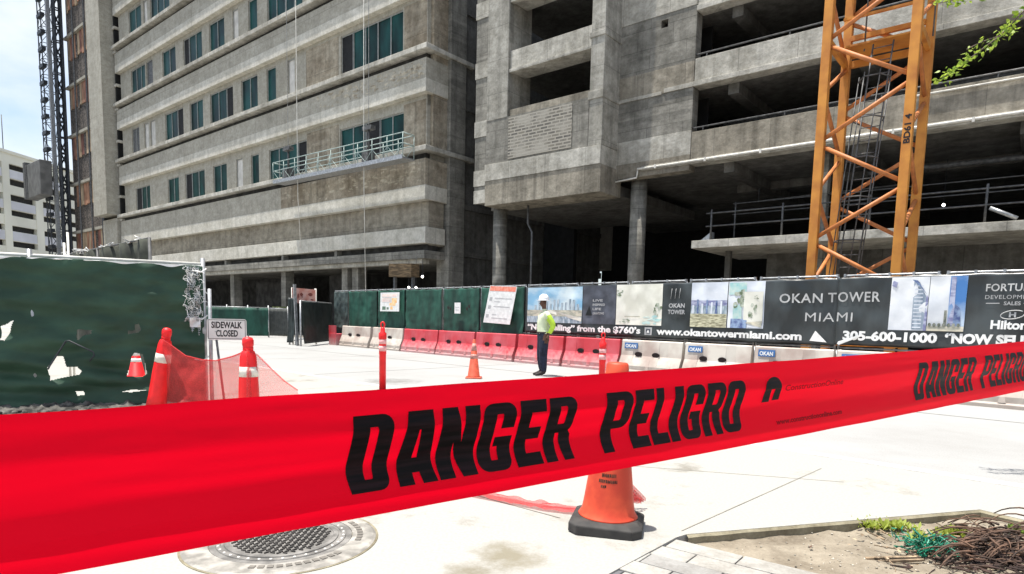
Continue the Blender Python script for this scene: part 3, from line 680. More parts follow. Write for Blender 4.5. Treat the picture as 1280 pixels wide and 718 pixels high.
parts('painted_dark_pocket', b, M_HOLE, pod)
b = MB(MU); b.box(-11.8, -10.62, VR - .02, VR + .04, 10.06, 10.22); b.box(-14.1, -11.9, VR - .02, VR + .04, 10.02, 10.14); parts('form_lip', b, C_PALE, pod)
# open decks
UE = 14
for k, (z0, z1) in enumerate(((7.25, 8.42), (10.04, 11.04), (12.70, 13.75), (15.4, 16.4), (18, 19))):
    b = MB(MU); b.box(-10.6, UE, VR + .02, VR + .3, z0 + .18, z1); part('deck_parapet', b, C_PALE if k else C_TAN, pod, bevel=.01)
    b = MB(MU); b.box(-10.6 if k else -12.6, UE, VR - .06, VR + .5, z0, z0 + .178); part('deck_lip', b, C_PALE, pod, bevel=.01)
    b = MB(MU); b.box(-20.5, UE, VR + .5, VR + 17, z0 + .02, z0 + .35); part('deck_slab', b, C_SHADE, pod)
    b = MB(MU); b.tube([(-10.6, VR + .1, z1 + .16), (UE, VR + .1, z1 + .16)], .03, 6)
    x = -10.2
    while x < UE: b.tube([(x, VR + .1, z1 - .02), (x, VR + .1, z1 + .16)], .025, 5); x += 2.9
    part('guard_rail', b, M_GSTEEL, pod)
    b = MB(MU)
    for x in (-9.5, -5.2, -.9, 3.4, 7.7): b.box(x, x + .4, VR + .55, VR + 16, z0 - .35, z0 + .015)
    b.box(-10.5, UE, VR + 4.6, VR + 5, z0 - .3, z0 + .012)
    parts('deck_beam', b, C_SHADE, pod)
b = MB(MU); b.tube([(-10.4, VR + 2.6, 9.2), (UE, VR + 2.6, 9.2)], .16, 8); part('duct', b, M_GSTEEL, pod)
b = MB(MU)
for z0, z1 in ((8.85, 10.0), (11.4, 12.6)): pass
for u_ in (-10.2, -3.4, 3.4, 10):
    b.box(u_, u_ + .5, VR + 6, VR + 6.5, 8, 24)
parts('deck_column', b, C_GREY, pod)
# closing walls inside, near-black so the decks' deep shade is in their colour
b = MB(MU); b.box(-24.6, UE, VR + 16.6, VR + 16.9, -.03, 24); b.box(-23.4, -21.2, VR + 8, VR + 8.3, -.03, 24); b.box(UE - .3, UE, VR + .6, VR + 16.6, -.03, 24); part('shade_black_wall', b, C_BLACK, pod)
b = MB(MU); b.box(-14.0, -10.63, VR + 1.5, VR + 1.55, 7.6, 24); parts('shade_black_screen', b, C_BLACK, pod)
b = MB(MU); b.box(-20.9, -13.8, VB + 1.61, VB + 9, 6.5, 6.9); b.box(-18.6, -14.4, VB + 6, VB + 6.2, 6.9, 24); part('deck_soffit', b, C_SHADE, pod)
b = MB(MU)
for x in (-19.95, -13.1): b.lathe([(.33, 0), (.33, 7.2 if x > -15 else 6.5)], (x, VR + .75 if x > -15 else VB + 1.2, 0), 20)
parts('round_column', b, C_GREY, pod)
for o_ in (): pass
b = MB(MU)
for x in (-6.4, .4): b.box(x, x + .34, VR + 1.2, VR + 1.6, 0, 7.26)
parts('square_column', b, C_GREY, pod)
b = MB(MU); b.tube([(-12.75, VR - .1, 7.33), (-6.2, VR - .1, 7.35), (UE, VR - .1, 7.33)], .045, 7)
for x in range(-12, 12, 2): b.box(x, x + .07, VR - .16, VR - .05, 7.26, 7.40)
b.tube([(-14, VR - .04, 6.95), (-12.8, VR - .04, 7.02), (-12.75, VR - .05, 7.3)], .035, 6); part('drain_pipe', b, M_PIPE, pod)
b = MB(MU); b.tube([(-3.6, VR - .03, 8.30), (UE, VR - .03, 8.30)], .03, 6); part('cable_pipe', b, M_PIPE, pod)
# lower landing
b = MB(MU); b.box(-10.38, UE, VR, VR + 5, 4.14, 4.42); part('landing_slab', b, C_PALE, pod, bevel=.01)
b = MB(MU)
for x in (-9.75, -7.2, -4.5, -1.5, -.3, 2): b.tube([(x, VR + .25, 4.42), (x, VR + .25, 5.55)], .035, 6)
b.tube([(-9.3, VR + 1.4, 4.42), (-9.3, VR + 1.4, 5.95)], .03, 6)
for z in (4.95, 5.42): b.tube([(-9.95, VR + .25, z), (UE, VR + .25, z)], .028, 6)
b.tube([(-9.4, VR + 1.4, 5.9), (UE, VR + 1.4, 5.9)], .02, 6); b.tube([(-9.4, VR + 1.4, 5.5), (UE, VR + 1.4, 5.5)], .02, 6)
part('landing_rail', b, M_GSTEEL, pod)
b = MB(MU); b.prism([(-10.2, VR + .3, 4.42), (-9.75, VR + .3, 4.42), (-9.75, VR + .3, 4.75)], (0, .3, 0)); b.tube([(-1.5 + .1, VR + .2, 4.85), (-.75, VR + .2, 4.5)], .06, 6); parts('steel_bracket', b, M_STEEL, pod)
b = MB(MU); b.tube([(-9, VR + 3, 6.7), (-9, VR + 3, 6.2), (-4, VR + 3, 6.3)], .035, 6); b.tube([(-5, VR + 2, 6.6), (UE, VR + 2, 6.4)], .08, 7); part('hung_pipe', b, M_GSTEEL, pod)
b = MB(MU); b.box(-9.6, -9.4, VR + 1.4, VR + 1.6, 0, 4.14); b.box(-8.6, UE, VR + 3.2, VR + 3.4, 2.6, 4.14); parts('landing_post', b, C_SHADE, pod)
b = MB(MU); b.tube([(-18.05, VB + .9, 6.4), (-18.05, VB + .9, 5.6), (-17.8, VB + .9, 5.2), (-17.8, VB + .9, 0)], .05, 6); part('down_pipe', b, M_GSTEEL, pod)

# ------------------------------------------------------------------ suspended platform with ropes
pu0, pu1 = -35.5, -23.9
plat = thing('suspended_platform', 'long pale steel work platform hung on ropes at hotel corner', 'scaffold', uvz(-30, VF - .8, 9.2))
pz = lambda u_: 9.02 - (u_ - pu0) * .012
b = MB(MU); b.prism([(pu0, VF - 1.1, pz(pu0)), (pu1, VF - 1.1, pz(pu1)), (pu1, VF - .35, pz(pu1)), (pu0, VF - .35, pz(pu0))][::-1], (0, 0, -.07)); part('deck', b, M_STEEL, plat)
b = MB(MU); b.prism([(pu0, VF - 1.13, pz(pu0) - .1), (pu1, VF - 1.13, pz(pu1) - .1), (pu1, VF - 1.13, pz(pu1) + .10), (pu0, VF - 1.13, pz(pu0) + .10)], (0, .03, 0)); part('toe_board', b, M_STEEL, plat)
M_PLAT = mat('pale_teal_rail', (.34, .42, .40), .5, .2, var=.1)
b = MB(MU)
for vv in (VF - 1.1, VF - .4):
    for h in (.62, 1.1): b.tube([(pu0, vv, pz(pu0) + h), (pu1, vv, pz(pu1) + h)], .026, 6)
    n_ = 10
    for i in range(n_ + 1):
        x = pu0 + (pu1 - pu0) * i / n_; b.tube([(x, vv, pz(x)), (x, vv, pz(x) + 1.1)], .02, 5)
        if i < n_: b.tube([(x, vv, pz(x) + .62), (x + .6, vv, pz(x) + .1), (x + 1.2, vv, pz(x) + .62)], .012, 5)
for x in (pu0, pu1):
    for h in (.62, 1.1): b.tube([(x, VF - 1.1, pz(x) + h), (x, VF - .4, pz(x) + h)], .03, 6)
part('guard_rail', b, M_PLAT, plat)
for x in (-34.5, -27.0):
    b = MB(MU); b.box(x - .25, x + .25, VF - .95, VF - .5, pz(x), pz(x) + .75); b.tube([(x, VF - .7, pz(x) + .7), (x, VF - .7, pz(x) + 1.9)], .06, 6); b.box(x - .35, x + .35, VF - .85, VF - .55, pz(x) + 1.75, pz(x) + 1.95)
    part('winch', b, M_GSTEEL, plat)
    b = MB(MU); b.tube([(x, VF - .7, pz(x) + 1.9), (x, VF - .7, 36)], .016, 5); part('hoist_rope', b, M_STEEL, plat)
for x, zb in ((-33.3, 5.0), (-27.2, 1.0)):
    b = MB(MU); b.tube([(x, VF - .85, 36), (x, VF - .85, 8), (x - .15, VF - .6, zb)], .018, 5); part('drop_rope', b, M_PIPE, plat)

# ------------------------------------------------------------------ tower crane mast
CU, CV, CW = -4.36, 16.50, 1.78
crane = thing('tower_crane_mast', 'orange steel tower crane mast rising behind the black banner', 'crane', uvz(CU + .9, CV + .9, 0))
CM = MU
CD = 1.85
for (a, c) in ((0, 0), (CW, 0), (0, CD), (CW, CD)):
    b = MB(CM); b.box(CU + a - .098, CU + a + .098, CV + c - .098, CV + c + .098, 0, 15); part('leg', b, M_CRANE, crane, bevel=.012)
P3 = 2.265
for face in range(4):
    c0 = [(0, 0), (CW, 0), (CW, CD), (0, CD)][face]; c1 = [(CW, 0), (CW, CD), (0, CD), (0, 0)][face]
    for i in range(-1, 6):
        zl = 3.37 + i * P3; zr = zl + P3 / 2
        A_ = lambda z: (CU + c0[0], CV + c0[1], z); B_ = lambda z: (CU + c1[0], CV + c1[1], z)
        for p, q in (((A_(zl + .05)), (B_(zr - .05))), ((B_(zr + .05)), (A_(zl + P3 - .05)))):
            if min(p[2], q[2]) < 0: continue
            b = MB(CM); b.tube([p, q], .05, 8); part('brace', b, M_CRANEB, crane)
for zb in (7.95, 3.3 - 3.0, 12.6):
    b = MB(CM)
    for (p, q) in (((0, CD), (CW, CD)), ((0, 0), (0, CD)), ((CW, 0), (CW, CD))):
        b.beam((CU + p[0], CV + p[1], zb), (CU + q[0], CV + q[1], zb), .10, .16)
    part('cross_beam', b, M_CRANE, crane)
    b = MB(CM); b.box(CU + .15, CU + CW - .15, CV + .9, CV + CD - .1, zb + .1, zb + .14); b.beam((CU + .1, CV + .9, zb + .75), (CU + CW - .1, CV + .9, zb + .75), .06); b.beam((CU + .1, CV + CD - .1, zb + .6), (CU + CW - .1, CV + CD - .1, zb + .6), .09, .12); part('rest_deck', b, M_CRANE, crane)
lad = MB(CM); lx, lv = CU + .62, CV + .95
def LP(x, v_, z): return (lx + x + (z - 6) * .075, lv + v_, z)
for x in (0, .42): lad.tube([LP(x, 0, 1.5), LP(x, 0, 8.0)], .02, 5)
z = 1.6
while z < 8: lad.tube([LP(0, 0, z), LP(.42, 0, z)], .012, 5); z += .3
ring = [(-.04, 0), (-.12, -.3), (.05, -.6), (.37, -.6), (.54, -.3), (.46, 0)]
for z in (2.4, 3.4, 4.4, 5.3, 6.2, 7.1): lad.tube([LP(x, v_, z) for x, v_ in ring], .018, 5)
for x, v_ in ring[1:-1]: lad.tube([LP(x, v_, 2.4), LP(x, v_, 7.2)], .014, 5)
for x in (.9, 1.3): lad.tube([(lx + x, lv + .3, 8), (lx + x, lv + .3, 12)], .02, 5)
lad.tube([(lx - .1, lv + .3, 8), (lx - .1, lv + .3, 12)], .02, 5)
part('caged_ladder', lad, M_GSTEEL, crane)
b = MB(CM)
for face in (1, 3):
    x = CU + (CW + .12 if face == 1 else -.0)
st = MB(CM); st.text('BD61 4', lambda x, y: (CU + CW + .06 - y, CV - .101, 5.35 + x), .17, .006, width=.62)
part('stencil_mark', st, M_BLACK, crane)

# ------------------------------------------------------------------ street fence: panels, posters, banners, barriers
def fence_panel(s0, s1, mm, label, grp, wave=1, name='fence_panel', z0=.55, z1=2.40, off=.35, cat='fence panel'):
    t = thing(name, label, cat, fz((s0 + s1) / 2, off, 0), grp)
    b = MB(MW); r_ = .08; e = .02
    arc = [(s0 + e, 0.02), (s0 + e, z1 - r_), (s0 + e + .03, z1 - .02), (s0 + e + r_, z1), (s1 - e - r_, z1), (s1 - e - .03, z1 - .02), (s1 - e, z1 - r_), (s1 - e, .02)]
    b.tube([(x, off + .05, z) for x, z in arc], .022, 7)
    b.tube([(s0 + e, off + .05, .9), (s1 - e, off + .05, .9)], .018, 6)
    k = round((s1 - s0) / .5)
    for i in range(k + 1):
        x = s0 + .06 + (s1 - s0 - .12) * i / max(1, k); b.box(x - .02, x + .02, off + .01, off + .08, z1 - .03, z1 + .035)
    b.build('frame', M_STEEL, t)
    if mm:
        sd_ = random.random() * 50
        def fab(i, j):
            s_ = s0 + .03 + (s1 - s0 - .06) * i; z = z0 + (z1 - .03 - z0) * j
            p = Vector((s_ * 1.3, z * .9, sd_))
            d = (.035 * noise.noise(p * 1.6) + .018 * noise.noise(p * 5)) * wave + .03 * (1 - j) * math.sin(i * math.pi)
            sag = .03 * math.sin(i * math.pi * 4) ** 2 * (j > .97)
            return (s_, off - .02 - abs(d), z - sag + (.05 * noise.noise(Vector((s_ * 2, sd_, 0))) if j == 0 else 0))
        MB(MW).grid(fab, 26, 26).build('fabric', mm, t, solid=.003)
    return t
GB = 'green fabric fence panels above the barriers'
labs = ['narrow grey-green fence panel at far end of the green row', 'plain green fence panel just left of the orange poster', 'green fence panel carrying the white poster with orange pictures', 'plain green fence panel right of the orange picture poster', 'green fence panel with a tiny white notice and two dark rips', 'green fence panel carrying the large tilted white notice']
sb = [-12.19, -10.85, -8.46, -6.43, -4.03, -1.94, .24]
gp = []
for i in range(6):
    gp.append(fence_panel(sb[i], sb[i + 1] - .04, M_GFABRIC if i == 0 else M_GREEN2, labs[i], GB, 1.3, z0=.72))
# posters on the panels
def poster(name, label, corners, off, paint, cat='notice'):
    t = thing(name, label, cat, fz(corners[0][0], off, corners[0][1]))
    c = [Vector((x, off, z)) for x, z in corners]             # bl, br, tr, tl
    b = MB(MW); b.prism(c, (0, .012, 0)); b.build('sheet', M_WHITE, t)
    f = lambda x, y, e=.003: MW @ (c[0].lerp(c[1], x).lerp(c[3].lerp(c[2], x), y) - Vector((0, e, 0)))
    paint(t, f); return t
def quadp(t, f, name, mm, rects, e=.003):
    b = MB()
    for x0, y0, x1, y1 in rects: b.add([f(x0, y0, e), f(x1, y0, e), f(x1, y1, e), f(x0, y1, e)], [(0, 1, 2, 3)])
    return b.each(name, mm, t)
def paint_a(t, f):
    quadp(t, f, 'orange_print', mat('poster_orange', s2l(235, 175, 105), .6, col2=s2l(245, 215, 170), scale=14), [(.62, .45, .88, .7), (.5, .30, .82, .45), (.55, .10, .68, .26)])
    quadp(t, f, 'pink_print', mat('poster_pink', s2l(238, 200, 190), .6, col2=s2l(246, 232, 224), scale=14), [(.1, .78, .9, .92), (.1, .5, .55, .72)])
    quadp(t, f, 'green_print', mat('poster_green', s2l(110, 135, 115), .6), [(.12, .08, .3, .26), (.36, .1, .46, .22)])
    quadp(t, f, 'grey_print', M_TXTG, [(.12, .73 - .06 * k, .6, .745 - .06 * k) for k in range(5)], .004)
poster('notice_poster', 'white poster with orange pictures on the green fence', [(-8.06, 1.52), (-6.68, 1.52), (-6.66, 2.27), (-8.02, 2.27)][:4], .18, paint_a)
poster('small_notice', 'tiny blank white notice on the ripped green panel', [(-3.2, 1.48), (-2.87, 1.48), (-2.87, 1.86), (-3.2, 1.86)], .19, lambda t, f: quadp(t, f, 'faint_line', M_TXTG, [(.15, .3, .8, .34), (.15, .55, .8, .59)]))
def paint_c(t, f):
    quadp(t, f, 'orange_heading', mat('poster_salmon', s2l(236, 160, 140), .6, col2=s2l(228, 120, 96), scale=10), [(.02, .86, .98, .985)])
    quadp(t, f, 'symbol', M_TXTG, [(.08, .60, .18, .69), (.08, .38, .18, .47), (.06, .14, .16, .23)])
    quadp(t, f, 'text_line', mat('poster_grey', (.5, .5, .5), .6), [(.28, .66, .9, .68), (.28, .57, .5, .59), (.28, .44, .88, .46), (.28, .22, .45, .24), (.28, .13, .86, .15)])
poster('safety_notice', 'large white safety notice with salmon heading tilted on fence', [(-1.62, 1.20), (-.32, 1.15), (-.02, 2.36), (-1.30, 2.42)], .17, paint_c)
# rips in panel 5
rp5 = MB(MW)
for x, z in ((-3.55, 1.75), (-3.42, 1.72), (-2.5, 1.72), (-2.38, 1.80)):
    rp5.prism([(x, .13, z), (x + .03, .13, z - .12), (x + .10, .13, z - .14), (x + .12, .13, z + .06), (x + .07, .13, z - .05)], (0, .004, 0))
rp5.build('painted_dark_rip', M_HOLE, gp[4])

# banner panels (frames) and vinyl banners
sp2 = [.28, 2.42, 4.22, 5.98, 7.78, 9.58, 11.4, 13.25, 15.1]
for i in range(len(sp2) - 1):
    fence_panel(sp2[i], sp2[i + 1] - .03, None, 'bare pipe fence panel behind the printed banners', 'pipe fence panels holding up the banners', off=.32)
def wr(s_, z, k=1): return .28 - .018 * k * (noise.noise(Vector((s_ * 2.2 + z, z * 2.5, 3))) + .6 * noise.noise(Vector((s_ * 5, z * 3 - s_ * 2, 8)))) - .02
def on_banner(s_, z, e=0): return MW @ Vector((s_, wr(s_, z) - e, z))
def banner(name, label, s0, s1, zb, zt):
    t = thing(name, label, 'banner', fz((s0 + s1) / 2, .28, zb))
    MB().grid(lambda i, j: on_banner(s0 + (s1 - s0) * i, zb + (zt - zb) * j - (.02 * abs(math.sin((s0 + (s1 - s0) * i) * 3.4)) if j == 1 else 0)), int((s1 - s0) * 16), 22).build('vinyl', M_BANNER, t, solid=-.004)
    return t
def picture(t, name, s0, s1, z0, z1, painter, base, e=.014):
    b = MB(); b.grid(lambda i, j: on_banner(s0 + (s1 - s0) * i, z0 + (z1 - z0) * j, e), max(3, int((s1 - s0) * 14)), 14, base)
    p = lambda x, y, k: on_banner(s0 + (s1 - s0) * x, z0 + (z1 - z0) * y, e + .005 + .005 * k)
    def area(pts, mm, k=0):
        """filled outline in picture coordinates, cut in strips so that it follows the vinyl"""
        b.add([p(x, y, k) for x, y in pts], [tuple(range(len(pts)))], mm)
    def rect(x0, y0, x1, y1, mm, k=0):
        n = max(1, int((x1 - x0) * (s1 - s0) * 8)); q = max(1, int((y1 - y0) * 8))
        b.grid(lambda i, j: p(x0 + (x1 - x0) * i, y0 + (y1 - y0) * j, k), n, q, mm)
    if painter: painter(rect, area)
    return b.build(name, None, t)
def plant(area, x0, y0, x1, y1, mm, k):
    for i in range(9):
        cx, cy = random.uniform(x0, x1), random.uniform(y0, y1); a, c = (x1 - x0) * random.uniform(.12, .3), (y1 - y0) * random.uniform(.10, .26)
        area([(min(1, max(0, cx + a * math.cos(t) * random.uniform(.5, 1.2))), min(1, max(0, cy + c * math.sin(t) * random.uniform(.5, 1.2)))) for t in [q * .9 for q in range(7)]], mm, k)
P = lambda n, c, c2, sc=2.5, st=(1, 1, 1), lo=.38, hi=.62: mat('print_' + n, s2l(*c), .38, col2=s2l(*c2), scale=sc, stretch=st, lo=lo, hi=hi)
P_SKY = P('sky', (128, 174, 204), (206, 220, 224), 1.3, (1, 1, 1.8)); P_SAND = P('sand', (205, 198, 178), (150, 150, 138), 5, (1, 1, 3))
P_TOWN = P('town', (185, 196, 204), (120, 138, 150), 9, (2, 2, .6)); P_CREAM = P('cream', (232, 230, 218), (206, 204, 190), 2)
P_AQUA = P('aqua', (150, 196, 196), (200, 214, 206), 5); P_PLANT = P('plant', (96, 112, 84), (190, 194, 180), 9)
P_PALE = P('pale', (222, 226, 232), (196, 202, 212), 2); P_LILAC = P('lilac', (120, 122, 160), (180, 184, 205), 6, (1, 1, 2.5))
P_ROOF = P('roof', (204, 200, 170), (128, 124, 100), 8, (1, 1, 4)); P_NAVY = P('navy', (70, 84, 130), (140, 160, 190), 8)
P_GLASS = P('glass', (170, 182, 194), (120, 134, 152), 12, (1, 1, .25)); P_BLUE = P('blue', (70, 120, 180), (190, 206, 222), 1.3)
P_CLOUD = P('cloud', (232, 233, 234), (200, 204, 210), 1.8); P_DTREE = P('tree', (90, 98, 88), (150, 152, 140), 12); P_BLKT = P('black', (18, 22, 26), (30, 34, 38))
bn1 = banner('printed_banner', 'long black banner of city pictures above web address on fence', .30, 9.555, .93, 2.36)
Zm = 1.24
def pic1(rect, area):
    for i in range(12): rect(.14 + .07 * i, .22, .17 + .07 * i + .01, .5 + .17 * abs(math.sin(i * 2.3)), P_TOWN, 0)
    rect(0, .16, 1, .36, P_SAND, 1); rect(0, 0, 1, .18, P_TOWN, 2)
    area([(.35, .30), (.8, .14), (1, .05), (1, .16), (.7, .26), (.45, .36)], P_CREAM, 3)
picture(bn1, 'skyline_picture', .40, 2.62, Zm + .01, 2.31, pic1, P_SKY)
def pic2(rect, area):
    area([(.10, .22), (.30, .22), (.22, .48)], P_BLKT, 1)
picture(bn1, 'slate_panel', 2.64, 3.82, Zm + .01, 2.32, pic2, M_BANNER2)
def pic3(rect, area):
    plant(area, .62, .02, .98, .22, P_AQUA, 0); plant(area, .82, .25, .99, .52, P_PLANT, 0); plant(area, .02, .72, .14, .86, P_PLANT, 0); plant(area, .1, .05, .3, .14, P_PLANT, 1); rect(.2, .2, .55, .22, P_SAND, 1)
picture(bn1, 'interior_picture', 3.84, 5.30, Zm + .01, 2.33, pic3, P_CREAM)
def pic5(rect, area):
    rect(0, .46, 1, .60, P_LILAC, 0); rect(0, .28, 1, .48, P_TOWN, 1)
    for i in range(7): rect(.04 + .13 * i, .30, .09 + .13 * i, .50 + .12 * abs(math.sin(i * 1.7)), P_NAVY if i % 2 else P_PALE, 2)
    rect(0, 0, 1, .30, P_ROOF, 3)
picture(bn1, 'city_picture', 6.14, 7.10, Zm + .01, 2.33, pic5, P_PALE)
def pic6(rect, area):
    rect(.02, .72, .5, .98, P_AQUA, 0); plant(area, .1, .5, .42, .8, P_PLANT, 1); rect(.15, .1, .4, .5, P_AQUA, 1); rect(.1, 0, .55, .2, P_NAVY, 2)
    rect(.45, .12, .97, .78, P_CREAM, 2); plant(area, .6, .2, .8, .5, P_PLANT, 3); plant(area, .74, .62, .84, .7, P_PLANT, 3); area([(.5, .12), (.95, .02), (.97, .16)], P_SAND, 4)
picture(bn1, 'resort_picture', 7.12, 8.0, Zm + .01, 2.33, pic6, P_PALE)
def write(t, body, s0, z, size, width=None, bold=0., mm=M_TXT, e=.020, name='lettering', align='LEFT', space=1):
    return MB().text(body, lambda x, y: on_banner(s0 + x, z + y, e), size, bold, width=width, align=align, space=space).build(name, mm, t)
write(bn1, '\u201cNow Selling\u201d from the $760\u2019s', .42, 1.03, .235, 4.25, .010)
write(bn1, 'www.okantowermiami.com', 5.16, 1.03, .235, 3.72, .010)
def pic_logo(rect, area): rect(.2, .2, .8, .8, M_BANNER2, 0); area([(.3, .3), (.7, .3), (.5, .7)], M_TXT, 1)
picture(bn1, 'square_emblem', 4.80, 5.02, 1.0, 1.2, pic_logo, M_TXTG, .016)
for k, wd in enumerate((.34, .42, .30, .40)): write(bn1, ['LIVE', 'INSPIRED', 'LIFE', 'OKANTOWER'][k][:8], 3.02, 1.88 - .12 * k, .09, wd, .002, M_TXTG)
write(bn1, 'OKAN', 5.50, 1.72, .15, .46, .004, M_TXTG); write(bn1, 'TOWER', 5.48, 1.56, .15, .50, .004, M_TXTG)
ab = MB()
for k in range(3): ab.tube([on_banner(5.55 + .12 * k, 1.95, .022), on_banner(5.58 + .12 * k, 2.2, .022)], .006, 5)
ab.build('line_emblem', M_TXTG, bn1)
write(bn1, 'OKAN TOWER', 8.18, 1.84, .27, None, .001) if False else None
bn2 = banner('printed_banner', 'black tower banner with grey lettering and phone number on fence', 9.56, 15.0, .96, 2.37)
# the big dark panel belongs to the first length up to its seam; lettering crosses on each own length
write(bn1, 'OKAN', 8.34, 1.84, .28, .92, .004, mat('silver_lettering', (.50, .50, .49), .5), space=1.1)
M_SIL = MATS['silver_lettering']
write(bn1, 'T', 9.37, 1.85, .28, .17, .004, M_SIL)
write(bn2, 'OWER', 9.57, 1.86, .28, .80, .004, M_SIL, space=1.1)
write(bn1, 'MIA', 8.93, 1.44, .27, .60, 0, M_SIL, space=1.1)
write(bn2, 'MI', 9.60 - .02, 1.45, .27, .30, 0, M_SIL, space=1.1)
def pic8(rect, area):
    area([(.62, .02), (.92, .02), (.95, .62), (.75, .9), (.6, .95)], P_GLASS, 0)
    for k in range(12): rect(.64, .05 + .07 * k, .86, .07 + .07 * k, P_PALE, 1)
    area([(.92, .0), (1, .0), (1, .62), (.95, .66)], P_LILAC, 1); area([(.02, .84), (.14, .80), (.18, .9), (.05, .94)], P_LILAC, 1); area([(.55, .95), (.8, .8), (.97, .66), (.7, .93)], P_NAVY, 2)
picture(bn2, 'white_tower_picture', 10.55, 11.20, 1.30, 2.33, pic8, P_CLOUD)
def pic9(rect, area):
    rect(.55, .0, 1, 1, P_BLUE, 0); area([(.56, .1), (.72, .1), (.70, .98), (.58, .98)], P_LILAC, 1); area([(.7, .05), (.92, .05), (.86, .42), (.72, .5)], P_NAVY, 2)
    rect(.45, .08, .52, .38, P_DTREE, 1); rect(0, 0, 1, .09, P_SAND, 3)
    for k in range(7): area([(.08 + .13 * k + .05 * math.cos(t), .11 + .04 * math.sin(t)) for t in (0, 1, 2, 3, 4, 5)], P_DTREE, 4)
picture(bn2, 'blue_sky_tower_picture', 11.21, 11.80, 1.30, 2.33, pic9, P_CLOUD)
write(bn2, 'FORTUNE', 12.08, 2.04, .185, .74, .003, M_SIL, space=1.05); write(bn2, 'DEVELOPMENT', 12.08, 1.90, .10, .74, 0, M_TXTG, space=1.1); write(bn2, 'SALES', 12.36, 1.79, .09, .24, .002, M_TXTG)
ab = MB()
for a, c in ((12.10, 12.30), (12.64, 12.82)): ab.add([on_banner(a, 1.815, .02), on_banner(c, 1.815, .02), on_banner(c, 1.83, .02), on_banner(a, 1.83, .02)], [(0, 1, 2, 3)])
ab.build('rule', M_TXTG, bn2)
ab = MB(); ab.tube([on_banner(12.5 + .17 * math.cos(t), 1.62 + .075 * math.sin(t) + .02 * math.cos(t), .022) for t in [R(35 + 15 * k) for k in range(22)]], .009, 5); ab.build('oval_emblem', M_TXTG, bn2)
write(bn2, 'H', 12.45, 1.58, .12, .10, .005, M_TXTG)
write(bn2, 'Hilton', 12.20, 1.37, .21, .52, .008, M_TXT)
write(bn2, '305-600-1000', 9.72, 1.08, .245, 1.68, .011); write(bn2, '\u201cNOW SELLING\u201d', 11.52, 1.09, .235, 1.75, .013)
ab = MB(); ab.prism([on_banner(9.05, 1.02, .02), on_banner(9.42, 1.0, .05), on_banner(9.16, 1.24, .02)], tuple(_nw * .004)); ab.build('folded_corner', M_WHITE, bn1)
ab = MB(); ab.prism([on_banner(9.62, .98, .03), on_banner(9.66, .96, .03), on_banner(10.12, 1.17, .05), on_banner(10.10, 1.20, .05), on_banner(9.64, 1.03, .03)], tuple(_nw * .004)); ab.build('loose_strip', M_WHITE, bn2)

# plastic barriers
def barrier(mm, label, grp):
    t = thing('plastic_barrier', label, 'barrier', (0, 0, 0), grp)
    L = 1.86; prof = [(-.30, .0), (-.30, .07), (-.27, .09), (-.27, .20), (-.15, .46), (-.115, .84), (-.10, .86), (.10, .86), (.115, .84), (.15, .46), (.27, .20), (.27, .09), (.30, .07), (.30, 0)]
    # body in slices; shallow recesses, the dark of the fork openings painted on plates
    xs = [0, .05, .38, .40, .66, .68, 1.18, 1.20, 1.46, 1.48, 1.81, L]
    b = MB()
    def row(x):
        inset = .04 if x in (0, L) else 0
        rec = .39 < x < .67 or 1.19 < x < 1.47
        return [Vector((x, (y * (1 - inset)) if not (rec and .2 < z < .5) else y * .86, z)) for y, z in prof]
    rows_ = [row(x) for x in xs]; n = len(prof); vs = [p for r_ in rows_ for p in r_]
    fs = [(i * n + k, i * n + k + 1, (i + 1) * n + k + 1, (i + 1) * n + k) for i in range(len(xs) - 1) for k in range(n - 1)]
    fs += [tuple(range(n)), tuple(range((len(xs) - 1) * n, len(xs) * n))[::-1]]
    b.add(vs, [f[::-1] for f in fs]); b.build('shell', mm, t, bevel=.012)
    for x in (.56, 1.10):
        h = MB(); pl = [(x + .10 * math.cos(a) * 1.1, 0, .50 + .062 * math.sin(a)) for a in [2 * math.pi * k / 12 for k in range(12)]]
        h.prism([(p[0], -.165 + (.50 - p[2]) * .1, p[2]) for p in pl], (0, .06, 0)); h.build('fork_hole_shade_plate', M_HOLE, t)
    g = MB()
    for x in (.2, .86, 1.5): g.prism([(x, -.292, .095), (x + .12, -.292, .095), (x + .10, -.275, .2), (x + .10, -.20, .36), (x + .02, -.20, .36), (x + .02, -.275, .2)], (0, .06, 0))
    g.each('rib', mm, t)
    h = MB(); h.tube([(L + .012, 0, .12), (L + .012, 0, .845)], .022, 8); h.build('pin', M_STEEL, t)
    return t
rz = math.atan2(_w.y, _w.x)
BR = 'red plastic barriers in the fence line'; BW = 'white plastic barriers in the fence line'
protoR = barrier(M_BRED, 'faded red plastic barrier under the plain green panel', BR)
protoW = barrier(M_BWHITE, 'white plastic barrier at the left end of the line', BW)
rl = [(-5.85, 'faded red plastic barrier directly beside the last plain white barrier'), (-3.68, 'faded red plastic barrier under the ripped green panel'), (-1.62, 'faded red plastic barrier under the large tilted notice'), (.40, 'faded red plastic barrier behind the worker in white hat'), (2.37, 'faded red plastic barrier touching the first stickered white barrier')]
wl_ = [(-10.6, 'plain white plastic barrier at the far end of the row'), (-8.1, 'plain white plastic barrier under the orange picture poster'), (4.36, 'white barrier with blue sticker next to the red barriers'), (6.26, 'second stickered white barrier from the red barriers'), (8.02, 'third stickered white barrier from the red barriers'), (9.76, 'fourth stickered white barrier, below the phone number'), (11.65, 'last white barrier, below the hotel name on the banner')]
def nextgap(lst, i, end): return (lst[i + 1][0] if i + 1 < len(lst) else end) - lst[i][0]
